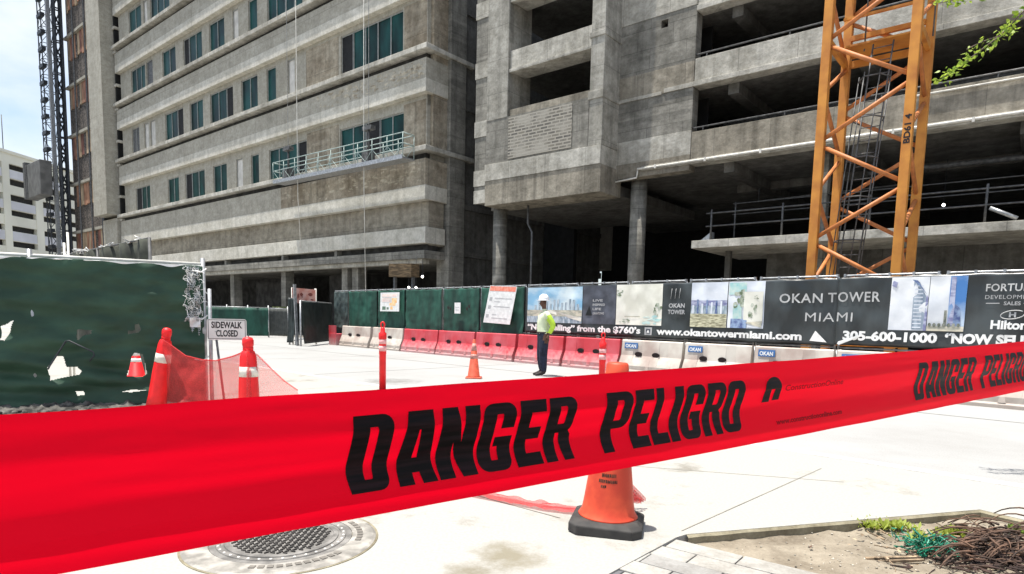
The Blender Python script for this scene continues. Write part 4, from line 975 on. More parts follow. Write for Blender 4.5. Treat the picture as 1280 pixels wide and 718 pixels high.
for i, (s_, lb) in enumerate(rl):
    ln = [2.13, 2.0, 1.96, 1.92, 1.94][i]
    o = protoR if i == 0 else dup(protoR, (0, 0, 0), 0, lb)
    o.location = fz(s_, 0, 0); o.rotation_euler = (0, 0, rz + random.uniform(-.015, .015)); o.scale = (ln / 1.9, 1, 1); o['label'] = lb
for i, (s_, lb) in enumerate(wl_):
    ln = [2.42, 2.2, 1.86, 1.72, 1.72, 1.85, 1.85][i]
    o = protoW if i == 0 else dup(protoW, (0, 0, 0), 0, lb)
    o.location = fz(s_, 0, 0); o.rotation_euler = (0, 0, rz + random.uniform(-.015, .015)); o.scale = (ln / 1.9, 1, 1); o['label'] = lb
    if i >= 2:
        k = MB(); k.prism([(.10, -.150, .64), (.52, -.150, .64), (.52, -.136, .79), (.10, -.136, .79)], (0, .01, 0)); k.v = [p + o.location for p in k.v]; q = k.build('sticker', M_BLUE, o)
        k = MB(); k.text('OKAN', lambda x, y: (.14 + x, -.1535, .668 + y), .12, .004, width=.34); k.v = [p + o.location for p in k.v]; k.build('lettering', M_TXT, q)
# end board of the barrier row
eb = MB(MW); eb.box(-11.5, -10.85, -.3, .25, 0, .5); eb.box(-11.6, -11.0, -.25, -.2, .5, .86)
tag(eb.build('end_barrier', M_BRED, loc=fz(-11, 0, 0)), 'short pinkish barrier stub standing end-on at the row start', 'barrier')

# ------------------------------------------------------------------ far yard at left
def yard_fence(name, label, p, q, h, mm, n=3, cat='fence'):
    p, q = Vector(p), Vector(q); t = thing(name, label, cat, ((p + q) / 2))
    d = (q - p).normalized(); nn = Vector((-d.y, d.x, 0))
    b = MB(); sd_ = random.random() * 30
    b.grid(lambda i, j: p.lerp(q, i) + Z * (.08 + (h - .1) * j) - nn * (.05 + .05 * noise.noise(Vector((i * 9, j * 2, sd_)))), 40, 8); b.build('fabric', mm, t, solid=.004)
    for i in range(n + 1):
        b = MB(); x = p.lerp(q, i / n); b.tube([x, x + Z * (h + .12)], .035, 6); b.build('post', M_STEEL, t)
    b = MB(); b.tube([p + Z * h, q + Z * h], .025, 6); b.tube([p + Z * h * .5 - nn * .0, q + Z * h * .5], .02, 6); b.build('rail', M_STEEL, t)
    return t
yard_fence('yard_fence', 'low green fabric fence far back beneath the hotel block', G(258, 421, 0), G(336, 422, 0), 1.62, M_GREEN2, 3)
yard_fence('yard_fence', 'short bare section of far fence beside olive tarp', G(336, 421.5, 0), G(360, 422, 0), 1.6, mat('thin_grey_mesh', (.07, .075, .07), .8), 1)
yard_fence('yard_fence', 'small raised dark screen showing above the sidewalk sign', G(262, 424, 0) + Vector((0, -2, 0)), G(282, 424, 0) + Vector((0, -2, 0)), 1.9, M_DGREEN, 1)
ol = MB(); oc = G(353, 419, 0)
def olv(i, j):
    a = i * 2 * math.pi; r_ = .62 + .06 * math.sin(a * 7) + .1 * (1 - j)
    return oc + Vector((r_ * math.cos(a) * .9, r_ * math.sin(a) * .6, 1.75 * j))
ol.grid(olv, 42, 8); ol.add([olv(k / 20, 1) for k in range(20)], [tuple(range(20))])
tag(ol.build('draped_tarp', M_OLIVE, loc=oc), 'olive tarp hanging in folds over equipment beside the gate', 'tarp')
gate = thing('dark_gate', 'dark tarp covered gate leaf standing open below orange sign', 'gate', G(390, 432, 0))
gA, gB = G(376, 433, 0), G(414, 428.5, 0)
def leaf(p, q, h, mm, name):
    d = (q - p).normalized(); nn = Vector((-d.y, d.x, 0))
    b = MB(); b.grid(lambda i, j: p.lerp(q, i) + Z * (.1 + (h - .1) * j) - nn * (.05 + .05 * noise.noise(Vector((i * 4, j * 3, 5))) + .10 * (1 - j) ** 3), 22, 18); b.build(name, mm, gate, solid=.004)
    b = MB(); b.tube([p, p + Z * h, q + Z * h, q, ], .04, 7); b.build('frame', M_STEEL, gate)
leaf(gA, gB, 1.86, M_DGREEN, 'fabric'); leaf(G(362, 431, 0), G(370, 431.5, 0), 2.0, M_DGREEN, 'side_fabric')
b = MB(); b.beam(G(372, 432.5, 0), G(369, 432.5, 0) + Z * 2.55, .12, .05); b.build('stile', M_STEEL, gate)
b = MB(); b.tube([gB + Z * .05, gB + Vector((-.5, -.4, .3)), gB + Vector((-1.6, -.7, .08))], .03, 6); b.box(-.01, .01, -.01, .01, 0, .01) if False else None; b.build('brace', M_STEEL, gate)
os_ = thing('orange_sign', 'faded orange site sign on posts above the dark gate', 'sign', G(378, 430, 0))
o1, o2 = D(365, 379, 27.6), D(394, 380, 28.2); hh = .62
b = MB(); b.prism([o1, o2, o2 + Z * hh, o1 + Z * (hh + .04)], Vector((.02, .03, 0))); b.build('board', mat('faded_salmon_board', s2l(196, 128, 112), .7, col2=s2l(206, 164, 152), scale=5), os_)
for q in (o1, o2):
    b = MB(); b.tube([Vector((q.x, q.y + .06, 0)), Vector((q.x, q.y + .06, q.z + hh + .05))], .045, 6); b.build('post', M_WPANEL, os_)
od = (o2 - o1); on_ = Vector((od.y, -od.x, 0)).normalized()
sm_ = MB(); fo = lambda x, y: o1 + od * x + Z * y + on_ * .012
for x, y, w_, h in ((.22, .20, .09, .24), (.33, .30, .15, .16), (.40, .24, .06, .08), (.68, .32, .22, .15), (.78, .14, .14, .06), (.55, .12, .08, .05)):
    sm_.add([fo(x + w_ * .5 + w_ * .5 * math.cos(t) * random.uniform(.7, 1.1), y + h * .5 + h * .5 * math.sin(t) * random.uniform(.7, 1.1)) for t in [k * .785 for k in range(8)]], [tuple(range(8))])
sm_.build('faded_mark', mat('sign_brown', s2l(128, 66, 58), .7), os_)
# brown hoarding and work lights in the dark ground floor
hb = thing('timber_hoarding', 'brown timber board box standing in the dark hotel ground floor', 'hoarding', D(500, 350, 29))
h1, h2 = D(486, 346, 29), D(514, 346, 28.4)
b = MB(); b.prism([h1, h2, h2 + Z * .58, h1 + Z * .58], Vector((.3, .4, 0))); b.build('panel', mat('raw_timber', (.16, .11, .06), .85, var=.3, scale=3, stretch=(1, 1, 6)), hb)
b = MB()
for q in (h1.lerp(h2, .1), h1.lerp(h2, .9)): b.beam(Vector((q.x + .15, q.y + .2, 0)), Vector((q.x + .15, q.y + .2, q.z)), .12)
b.build('leg', M_GSTEEL, hb)
def work_lamp(px, py, dist, label, r=.05):
    p = D(px, py, dist); t = thing('work_lamp', label, 'lamp', p, None)
    b = MB(); b.lathe([(.004, -r), (r * .8, -r * .6), (r, 0), (r * .7, r * .7), (.01, r)], p, 10); b.build('bulb', M_BULB, t)
    b = MB(); b.lathe([(r * .6, r * .7), (r * .6, r * 2)], p, 8); b.tube([p + Z * r * 2, p + Z * (4.1 - p.z if p.z < 4 else 2.2)], .012, 5); b.build('cord', M_DSTEEL, t)
work_lamp(511, 359.5, 30, 'left bulb of the lit pair hanging above green panels'); work_lamp(520, 359.8, 30, 'right bulb of the lit pair hanging above green panels')
work_lamp(528, 346, 31, 'single lit bulb hanging higher than the nearby pair', .06); work_lamp(1179.5, 256.5, 23, 'lone lit bulb in the dark podium right of crane', .05)

# ------------------------------------------------------------------ second green fence behind the near one
f2 = thing('screen_fence', 'tall green screen fence seen above the near torn fence', 'fence', G(150, 470))
a2, b2 = Vector((-12.6, 17.2, .1)), Vector((-6.6, 11.6, .1))
d2 = (b2 - a2); n2 = Vector((-d2.y, d2.x, 0)).normalized()
b = MB(); b.grid(lambda i, j: a2 + d2 * i + Z * (2.53 * j) + n2 * (.09 * math.sin(i * 44) * (.4 + .6 * j) + .05 * noise.noise(Vector((i * 12, j * 2, 2)))), 110, 10); b.build('fabric', mat('olive_green_fabric', (.038, .042, .030), .8, var=.3, scale=4), f2, solid=.004)
for i in range(6):
    q = a2 + d2 * i / 5; b = MB(); b.tube([q, q + Z * 2.55], .03, 7); b.build('post', M_GSTEEL, f2)
b = MB(); b.tube([a2 + Z * 2.54, b2 + Z * 2.54], .02, 6); b.build('rail', M_GSTEEL, f2)
b = MB()
for i in range(11):
    q = a2 + d2 * (i + random.random()) / 11.5 + Z * 2.52 - n2 * .08
    b.tube([q + Vector((random.uniform(-.12, .12), random.uniform(-.1, .1), random.uniform(-.04, .08))) for _ in range(6)], .012, 5)
b.build('white_tie', M_WHITE, f2)
for px, h in ((81, 2.3), (86, 2.45), (178, 2.0)):
    q = D(px, 325, 9.4); b = MB(); b.tube([Vector((q.x, q.y, .1)), Vector((q.x, q.y, h))], .016, 6); tag(b.build('marker_stake', M_PIPE, loc=(q.x, q.y, .1)), {81: 'leftmost white stake poking above the near green fence', 86: 'taller white stake next to the leftmost one, above green fence', 178: 'white stake near right end of the folded screen fence'}[px], 'stake')

# ------------------------------------------------------------------ near torn green fence
nf = thing('torn_green_fence', 'torn dark green windscreen fence with sagging fabric at left', 'fence', (-5.3, 8.2, .15))
n0, n1 = G(0, 515), G(258, 506.5); nd = (n1 - n0).normalized(); nn = Vector((nd.y, -nd.x, 0))
n00 = n0 - nd * 3.2; LEN = (n1 - n00).length
def proj(P_):
    q = P_ - EYE; z = q.dot(FW); return PX0 + FPX * q.dot(RT) / z, PY0 - FPX * q.dot(UP) / z
def fab(i, j):
    s_ = LEN * i; z = .0 + 1.77 * j
    low = (1 - j)
    d = .03 * noise.noise(Vector((s_ * .8, z * 2.6, 1))) + .12 * low * noise.noise(Vector((s_ * 1.2, z * 5.5 + s_ * .6, 4))) + .016 * noise.noise(Vector((s_ * 5, z * 9, 7)))
    d += .012 * math.sin(z * 26 + 2 * noise.noise(Vector((s_ * 1.5, 0, 2)))) * low
    return n00 + nd * s_ + Z * z + nn * (.06 + d * 1.5 + .05 * low ** 3)
HOLES = [[(0, 408), (7, 406), (17, 400), (11, 416), (5, 426), (0, 425)], [(60, 460), (70, 446), (78, 446), (84, 459), (97, 459), (103, 464), (100, 468), (62, 476), (61, 470)],
 [(96, 412), (114, 413), (113, 418), (103, 420), (98, 426), (95, 420)], [(159, 414), (168, 413), (168, 406), (173, 405), (176, 412), (173, 416), (160, 418)], [(158, 471), (164, 447), (168, 441), (178, 443), (182, 456), (183, 468), (178, 471)],
 [(94, 490), (104, 489), (106, 494), (96, 495)], [(150, 490), (165, 487), (184, 488), (165, 490)]]
def inside(x, y, pl):
    r_ = False; j = len(pl) - 1
    for i in range(len(pl)):
        if (pl[i][1] > y) != (pl[j][1] > y) and x < (pl[j][0] - pl[i][0]) * (y - pl[i][1]) / (pl[j][1] - pl[i][1]) + pl[i][0]: r_ = not r_
        j = i
    return r_
tears = []
for h in HOLES:                                                   # the tears as outlines on the fabric itself: along it, up it
    pts = []
    for x, y in h:
        d_ = ray(x, y); t = (n00 + nn * .08 - EYE).dot(nn) / d_.dot(nn); q = EYE + d_ * t - n00; pts.append((q.dot(nd), q.z))
    tears.append(pts)
def skip(i, j):
    s_, z = LEN * i, 1.77 * j
    return any(inside(s_, z, t) for t in tears)
MB().grid(fab, 640, 230, skip=skip).build('fabric', mat('dark_green_windscreen', (.032, .070, .045), .6, var=.14, scale=2.2, stretch=(1, 1, 2.2), spec=.25), nf, solid=.003)
b = MB(); b.tube([n00 + Z * 1.785, n1 + Z * 1.785], .024, 8); b.build('top_rail', M_PIPE, nf)
for i in range(4):
    q = n00 + nd * LEN * i / 3; b = MB(); b.tube([q, q + Z * 1.86], .028, 8); b.build('post', M_STEEL, nf)
b = MB()
b.grid(lambda i, j: n00 + nd * LEN * i + nn * (.085 + .012 * noise.noise(Vector((i * 60, j, 3)))) + Z * (1.765 - max(.004, .012 + .05 * noise.noise(Vector((i * 22, 0, 5)))) * (1 - j)), 160, 3)
b.build('hem', M_WHITE, nf)
b = MB(); e0 = n1 - nd * .02                                         # unravelled mesh and ties at the end post
for i in range(70):
    q = e0 + Z * random.uniform(1.05, 1.72) - nd * random.uniform(0, .17) + nn * random.uniform(.05, .13); p = [q]
    for k in range(5): p.append(p[-1] + Vector((random.uniform(-.045, .045), random.uniform(-.03, .03), random.uniform(-.06, .05))))
    b.tube(p, .0028, 4)
for z in (1.70, 1.12, .60): b.tube([e0 + Z * z - nd * .10 + nn * .1, e0 + Z * (z - .02) + nn * .12, e0 + Z * (z + .03) + nd * .06 + nn * .05], .009, 5)
b.grid(lambda i, j: e0 - nd * (.02 + .12 * i) + Z * (1.0 + .12 * j) + nn * (.12 + .03 * math.sin(i * 5 + j * 4)), 6, 6)
b.build('frayed_tie', M_WHITE, nf)
b = MB(); b.grid(lambda i, j: e0 - nd * (.02 + .22 * i) + Z * (.9 + .85 * j) + nn * (.10 + .05 * noise.noise(Vector((i * 5, j * 9, 3)))), 36, 90, skip=lambda i, j: (int(i * 36) % 3 and int(j * 90) % 3) or noise.noise(Vector((i * 4, j * 9, 1))) > .2 or i > .62 + .5 * noise.noise(Vector((j * 7, 2, 6))) or j < .1 + .2 * noise.noise(Vector((i * 6, 1, 9)))); b.build('frayed_mesh', M_STEEL, nf)
b = MB()
lp = [(112, 452), (118, 444), (116, 440), (86, 426), (82, 427), (62, 458), (60, 462)]
pts = []
for x, y in lp:
    d_ = ray(x, y); t = (n00 + nn * .2 - EYE).dot(nn) / d_.dot(nn); pts.append(EYE + d_ * t)
b.tube(pts, .009, 6); b.build('loose_wire', M_DSTEEL, nf)
b = MB()
b.grid(lambda i, j: n00 + nd * LEN * i + nn * (.46 * j - .04) + Z * (.004 + (.11 + .05 * noise.noise(Vector((i * 60, j * 3, 2)))) * max(0, math.sin(math.pi * (.25 + .75 * j))) * (.8 + .3 * noise.noise(Vector((i * 160, j * 9, 5))))), 240, 10)
for i in range(160):
    s_ = random.uniform(1.5, LEN - .1); q = n00 + nd * s_ + nn * random.uniform(.1, .42); r_ = random.uniform(.012, .035)
    b.lathe([(r_ * .5, .02), (r_, .03 + r_ * .4), (r_ * .6, .03 + r_ * .9), (r_ * .1, .03 + r_)], q, 6)
rb = b.build('rubble', mat('grey_rubble', (.10, .095, .085), .95, var=.4, scale=12)); tag(rb, 'dark stones and dirt swept against the fence foot', 'rubble', kind='stuff')

# ------------------------------------------------------------------ sidewalk closed sign
sg = thing('sidewalk_sign', 'white sidewalk closed sign on a steel post by fence end', 'sign', (-3.8, 7.75, .15))
s1, s2 = D(259, 425, 7.75), D(308.5, 427, 7.9); sdv = s2 - s1; sdv.z = 0; L_ = sdv.length; sx_ = sdv.normalized(); sn = Vector((sx_.y, -sx_.x, 0)); sh = .26
b = MB(); rr = .03
pl = []
for cx, cz, a0 in ((L_ - rr, rr, -90), (L_ - rr, sh - rr, 0), (rr, sh - rr, 90), (rr, rr, 180)):
    for k in range(5):
        a = R(a0 + 22.5 * k); pl.append(s1 + sx_ * (cx + rr * math.cos(a)) + Z * (cz + rr * math.sin(a)))
b.prism(pl, -sn * .004); b.build('panel', mat('sign_white', (.74, .73, .69), .4, var=.05), sg)
b = MB(); f = lambda x, z: s1 + sx_ * x + Z * z + sn * .0015
for (x0, z0, x1, z1) in ((.012, .012, L_ - .012, .018), (.012, sh - .018, L_ - .012, sh - .012), (.012, .018, .018, sh - .018), (L_ - .018, .018, L_ - .012, sh - .018)): b.add([f(x0, z0), f(x1, z0), f(x1, z1), f(x0, z1)], [(0, 1, 2, 3)])
b.build('border', M_BLACK, sg)
b = MB(); b.text('SIDEWALK', lambda x, y: s1 + sx_ * (.05 + x) + Z * (.148 + y) + sn * .0015, .108, .0035, width=L_ - .1); b.text('CLOSED', lambda x, y: s1 + sx_ * (.10 + x) + Z * (.045 + y) + sn * .0015, .108, .0035, width=L_ - .2); b.build('lettering', M_BLACK, sg)
pb = s1 + sx_ * .035 - sn * .03
b = MB(); b.tube([Vector((pb.x, pb.y, .15)), Vector((pb.x, pb.y, s1.z + .62))], .022, 8); b.tube([Vector((pb.x, pb.y, s1.z + .1)), s1 + sx_ * .1 + Z * .1 - sn * .006], .012, 6); b.build('post', M_STEEL, sg)
b = MB(); p0 = s1 + sx_ * .1; b.tube([Vector((p0.x + .14, p0.y - .1, .15)), p0 + Z * .02 - sn * .02], .014, 6); b.build('brace', M_GSTEEL, sg)

# ------------------------------------------------------------------ cones and delineators
def big_cone():
    """front cone with heavy square rubber foot"""
    t = thing('traffic_cone', 'big faded orange cone with heavy black rubber foot in front', 'cone', (0, 0, 0))
    b = MB(); w = .195; c = .05
    oc_ = lambda w, c, z: [(-w + c, -w, z), (w - c, -w, z), (w, -w + c, z), (w, w - c, z), (w - c, w, z), (-w + c, w, z), (-w, w - c, z), (-w, -w + c, z)]
    lv = [oc_(w, c, 0), oc_(w, c, .052), oc_(w - .02, c, .068), oc_(.165, .06, .076)]
    vs = [p for r_ in lv for p in r_]; fs = [(i * 8 + k, i * 8 + (k + 1) % 8, (i + 1) * 8 + (k + 1) % 8, (i + 1) * 8 + k) for i in range(3) for k in range(8)] + [tuple(range(8))[::-1], tuple(range(24, 32))]
    b.add(vs, fs); b.build('rubber_foot', M_RUBBER, t, bevel=.006)
    b = MB(); b.lathe([(.165, .074), (.158, .084), (.145, .105), (.136, .16), (.125, .26), (.105, .42), (.088, .58), (.075, .74), (.064, .90), (.058, .955), (.05, .965), (.035, .966)], n=36); b.build('body', M_CONE, t)
    b = MB()
    def cyl(a, z, e=.0012):
        r_ = .136 - (z - .16) * .115 + e; return (r_ * math.sin(a), -r_ * math.cos(a), z)
    for z, a0, a1, hh_ in ((.325, -.30, .34, .020), (.292, -.42, .36, .020), (.264, -.30, -.08, .016)):
        a = a0
        while a < a1:
            w_ = random.uniform(.05, .10)
            b.add([cyl(a, z), cyl(a + w_ * .8, z + random.uniform(-.003, .003)), cyl(a + w_ * .8, z + hh_), cyl(a, z + hh_ * random.uniform(.7, 1))], [(0, 1, 2, 3)]); a += w_
    b.build('stencil_mark', mat('faint_black_paint', (.10, .035, .02), .8, var=.4, scale=40), t)
    return t
c1 = big_cone(); c1.location = (.575, 3.60, .15); c1.rotation_euler = (0, R(1.5), R(-14)); c1.scale = (1.06, 1.06, 1.0)
def small_cone(label, mm=M_CONE3, rm=M_REFLR):
    t = thing('traffic_cone', label, 'cone', (0, 0, 0))
    b = MB(); b.box(-.18, .18, -.18, .18, 0, .035); b.build('foot', mm, t, bevel=.02)
    b = MB(); b.lathe([(.15, .034), (.135, .05), (.03, .86), (.02, .87)], n=24); b.build('body', mm, t)
    q = lambda z: .135 - (z - .05) * .1296 + .002
    for z0, z1 in ((.44, .54), (.62, .78)):
        b = MB(); b.lathe([(q(z0), z0), (q(z1), z1)], n=24); b.build('collar', rm, t)
    return t
c2 = small_cone('dusty orange cone with pale collars standing alone on road'); c2.location = (-.86, 14.09, 0)
c3 = small_cone('red and white cone glimpsed through a tear in green fence', M_CONE2, M_WHITE); c3.location = G(171, 471.5); c3.scale = (1, 1, .62); c3.rotation_euler = (0, 0, .5)
def channelizer(label):
    t = thing('channelizer_cone', label, 'cone', (0, 0, 0), 'tall red channelizers beside the torn fence')
    b = MB(); b.lathe([(.20, 0), (.20, .04), (.15, .055), (.06, .056)], n=10); b.build('rubber_foot', M_RUBBER, t)
    pr = [(.115, .05), (.10, .2), (.092, .5), (.075, .80), (.06, .85), (.047, .86), (.047, .90), (.053, .915), (.053, .96), (.042, .985), (.015, .995)]
    b = MB(); b.lathe(pr, n=24); b.build('body', M_CONE2, t)
    r_ = lambda z: .092 - (z - .5) * .0567 + .002
    for z0, z1 in ((.60, .70),):
        b = MB(); b.lathe([(r_(z0), z0), (r_(z1), z1)], n=24); b.build('collar', M_REFL, t)
    b = MB(); b.lathe([(.0485, .865), (.0485, .895)], n=20); b.build('top_band', M_CONE2, t)
    return t
ch = channelizer('upright red channelizer with white collar, netting tied to it'); ch.location = (-2.55, 6.09, .15); ch.scale = (1, 1, .97)
ch2 = dup(ch, tuple(G(194, 517)), 0, 'leaning red channelizer at torn fence end, pale knob on top', (.98, .98, 1.02), (0, R(10), 0))
kb = MB(); kb.lathe([(.004, -.05), (.04, -.03), (.05, 0), (.04, .03), (.005, .05)], (.03, 0, .97), 12); kb.build('pale_knob', M_REFL, ch2)
def delineator(label):
    t = thing('delineator_post', label, 'post', (0, 0, 0), 'slim red delineator posts with grab handles')
    b = MB(); b.lathe([(.19, 0), (.19, .035), (.12, .05), (.055, .051)], n=8); b.build('rubber_foot', M_RUBBER, t)
    b = MB(); b.lathe([(.052, .05), (.052, .60), (.056, .61), (.056, .84), (.062, .85), (.058, .93), (.036, .95), (.034, 1.0), (.022, 1.02)], n=20); b.build('tube', M_CONE2, t)
    for z0, z1 in ((.655, .735), (.765, .835)):
        b = MB(); b.lathe([(.058, z0), (.058, z1)], n=20); b.build('collar', mat('pink_collar', s2l(236, 170, 168), .5, var=.1, scale=18), t)
    b = MB(); b.tube([(.025 * math.cos(a) * 1.1, 0, 1.055 + .045 * math.sin(a)) for a in [R(-60 + 25 * k) for k in range(13)]], .012, 6); b.build('handle', M_CONE2, t)
    return t
d1 = delineator('slim red delineator post standing on road left of lone cone'); d1.location = (-2.0, 9.72, .15)
d2_ = dup(d1, (1.55, 10.9, 0), 0, 'slim red delineator with loop handle rising behind the front cone', (1.05, 1.05, 1.04))

# ------------------------------------------------------------------ red netting
def net(name, label, top, bot, mm, nx=40, nz=16, amp=.03, sd_=0, cat='netting'):
    lerp = lambda pts, t: (lambda k, f: pts[k].lerp(pts[k + 1], f))(min(int(t * (len(pts) - 1)), len(pts) - 2), t * (len(pts) - 1) - min(int(t * (len(pts) - 1)), len(pts) - 2))
    b = MB(); b.grid(lambda i, j: lerp(bot, i).lerp(lerp(top, i), j) + Vector((.4, -1, 0)).normalized() * amp * (noise.noise(Vector((i * 5, j * 3, sd_))) + .6 * noise.noise(Vector((i * 14, j * 6, sd_)))), nx, nz)
    b.tube([lerp(top, k / 30) for k in range(31)], .008, 5)
    return tag(b.build(name, mm, loc=bot[0]), label, cat)
top = [D(203, 425, 7.2), D(214, 432, 7.2), D(232, 445, 7.15), D(252, 450, 7.1), D(270, 451, 7.1), D(290, 446, 6.5), D(310, 438, 6.05)]
bot = [G(206, 516), G(216, 516), G(232, 516), G(250, 517), G(268, 520), G(288, 533), G(312, 552)]
net('safety_netting', 'sheer red safety netting slung between two channelizers', top, [p + Z * .02 for p in bot], M_NET, 60, 24)
top = [D(308, 438, 6.02), D(322, 444, 6.1), D(340, 462, 6.5), D(356, 477, 7.0), D(372, 488, 7.4)]
bot = [G(308, 550), G(322, 545), G(340, 533), G(356, 520), G(374, 505)]
net('safety_netting', 'loose red netting trailing down to the road from channelizer', top, [p + Z * .02 for p in bot], M_NET2, 30, 18, sd_=3)
b = MB()                                                                # twisted strip on the pavement at the front cone
sp0 = [G(560, 612), G(610, 622), G(655, 631), G(690, 637), G(732, 641), G(770, 634)]
def strip(i, j):
    k = i * (len(sp0) - 1); q = min(int(k), len(sp0) - 2); p = sp0[q].lerp(sp0[q + 1], k - q)
    return p + Vector((.15, 1, 0)).normalized() * (j - .5) * (.14 + .05 * noise.noise(Vector((i * 6, 0, 1)))) + Z * (.012 + .035 * abs(noise.noise(Vector((i * 9, j * 2.5, 0)))))
b.grid(strip, 60, 8)
tag(b.build('netting_strip', M_NET, loc=sp0[2]), 'twisted red netting strip lying on pavement behind front cone', 'netting')
b = MB()
for k in range(3):
    q = Vector((.72 + .02 * k, 3.92 + .05 * k, .2)); b.grid(lambda i, j: q + Vector((.12 * i, .02 * noise.noise(Vector((i * 6, j * 5, k))) - .02 * k, + (.14 - .12 * i) * j)), 12, 10)
tag(b.build('netting_scrap', M_NET, loc=(.76, 3.95, .2)), 'crumpled red netting scrap bunched behind the front cone foot', 'netting')

# ------------------------------------------------------------------ manhole
mc = Vector((-1.20, 3.26, .15)); mh = thing('manhole_cover', 'round iron manhole cover with studs set in the pavement', 'manhole', mc)
b = MB(); b.lathe([(.36, .002), (.36, .012), (.47, .010), (.485, .004), (.485, -.01)], mc, 64, sm=False); b.build('ring', M_IRON2, mh)
b = MB(); b.lathe([(.485, .003), (.497, .0035), (.497, -.008)], mc, 64, sm=False); b.build('dirt_joint', M_EDGE, mh)
b = MB(); b.lathe([(.001, .013), (.26, .013), (.262, .017), (.285, .017), (.287, .011), (.30, .011), (.302, .016), (.325, .016), (.327, .011), (.357, .011), (.357, .0045)], mc, 64, sm=False); b.build('lid', M_IRON, mh)
b = MB()
for i in range(-8, 9):
    for j in range(-10, 11):
        x, y = i * .031, j * .025
        if x * x + y * y > .245 ** 2: continue
        a = (i + j) % 2 * 1.2 - .3; t = Vector((math.cos(a), math.sin(a), 0)) * .012; q = mc + Vector((x, y, .0135)); w_ = Vector((-t.y, t.x, 0)) * .3
        b.prism([q - t - w_, q + t - w_, q + t + w_, q - t + w_], (0, 0, .006))
st_ = b.build('stud', mat('dark_stud', (.06, .055, .05), .7, var=.2), mh); st_['kind'] = 'stuff'
b = MB()
for k in range(36):
    a = k * math.pi / 18
    b.lathe([(.008, .0), (.007, .004), (.002, .005)], mc + Vector((.314 * math.cos(a), .314 * math.sin(a), .015)), 6)
b.build('rim_stud', M_WPANEL, mh)['kind'] = 'stuff'
b = MB()
for k in range(60):
    a = k * math.pi / 30
    if math.sin(a * 2.5 + 1) < .2: continue
    t = Vector((math.cos(a), math.sin(a), 0)); n_ = Vector((-t.y, t.x, 0))
    q = mc + t * .385; b.prism([q - n_ * .014, q + n_ * .014, q + n_ * .014 + t * .03, q - n_ * .014 + t * .03], (0, 0, .015))
b.build('ring_mark', mat('iron_groove', (.17, .155, .135), .8), mh)['kind'] = 'stuff'

# ------------------------------------------------------------------ planting bed litter
def curve(p, d, L, sag, r, n=7):
    pts = []; q = Vector(p); d = Vector(d).normalized()
    for k in range(n):
        pts.append(q.copy()); q = q + d * L / n; d = (d + Vector((random.uniform(-.25, .25), random.uniform(-.25, .25), random.uniform(-.2, .1) - sag))).normalized(); q.z = max(q.z, .115)
    return pts, [r * (1 - .6 * k / n) for k in range(n)]
b = MB()
for i in range(150):
    c = G(1235 + random.gauss(0, 34), 692 + random.gauss(0, 15), .10); c.z = .12 + random.uniform(0, .11)
    a = random.gauss(2.9, .7); L = random.uniform(.12, .36); p, r_ = curve(c + Vector((.1, 0, 0)), (math.cos(a), math.sin(a), random.uniform(-.05, .35)), L, .14, random.uniform(.003, .0075)); b.tube(p, r_, 5, M_TWIG)
for i in range(260):
    c = G(1238 + random.gauss(0, 36), 696 + random.gauss(0, 14), .12); c.z = .118 + random.uniform(0, .03); a = random.uniform(0, 6.28)
    p, r_ = curve(c, (math.cos(a), math.sin(a), .02), random.uniform(.05, .16), .02, random.uniform(.004, .009), 4); b.tube(p, r_, 4, M_TWIGD)
tag(b.build('brush_pile', M_TWIG, loc=G(1235, 690, .09)), 'tangled heap of dry brown stalks in the corner bed', 'brush pile', kind='stuff')
b = MB()
for i in range(26):
    c = G(1200 + random.gauss(0, 50), 684 + random.gauss(0, 16), .10); c.z = .12; a = random.uniform(0, 6.3)
    p, r_ = curve(c, (math.cos(a), math.sin(a), .05), random.uniform(.1, .34), .03, random.uniform(.003, .007), 5); b.tube(p, r_, 5)
tag(b.build('dry_stems', M_TWIG2, loc=G(1180, 680, .09)), 'pale dry stems scattered round the brown stalk heap', 'dry stems', kind='stuff')
b = MB(); gc = G(1158, 694, .10)
for i in range(90):
    q = gc + Vector((random.gauss(0, .055), random.gauss(0, .035), random.uniform(0, .09))); p = [q]
    for k in range(6): p.append(p[-1] + Vector((random.uniform(-.032, .032), random.uniform(-.03, .03), random.uniform(-.025, .025))))
    for k in p: k.z = max(k.z, .115)
    b.tube(p, .0035, 4)
tag(b.build('plastic_netting', M_GNET, loc=gc), 'bunched green plastic netting beside the brown stalk heap', 'netting')
for px, py, n_, lb in ((1092, 655, 60, 'pale low weed tuft nearest the left end of bed edge'), (1122, 657, 60, 'wide yellow-green weed patch growing along bed edge'), (1150, 672, 40, 'yellowing weed tuft above the green plastic netting'), (1192, 665, 70, 'bright bushy weed right beside the stalk heap'), (1275, 662, 30, 'small weed at the far right corner of bed')):
    c = G(px, py + 4, .11); b = MB()
    for i in range(n_ * 2):
        q = c + Vector((random.gauss(0, .045), random.gauss(0, .03), 0)); a = random.uniform(0, 6.28); h = random.uniform(.012, .055); w_ = random.uniform(.007, .014)
        t = Vector((math.cos(a), math.sin(a), 0)); s_ = Vector((-t.y, t.x, 0)) * w_; tp = q + t * random.uniform(.015, .05) + Z * h
        b.add([q, q.lerp(tp, .6) - s_, tp, q.lerp(tp, .6) + s_], [(0, 1, 2, 3)])
    tag(b.build('weed_tuft', M_WEED if n_ != 30 else M_LEAF2, loc=c), lb, 'weed')
b = MB()
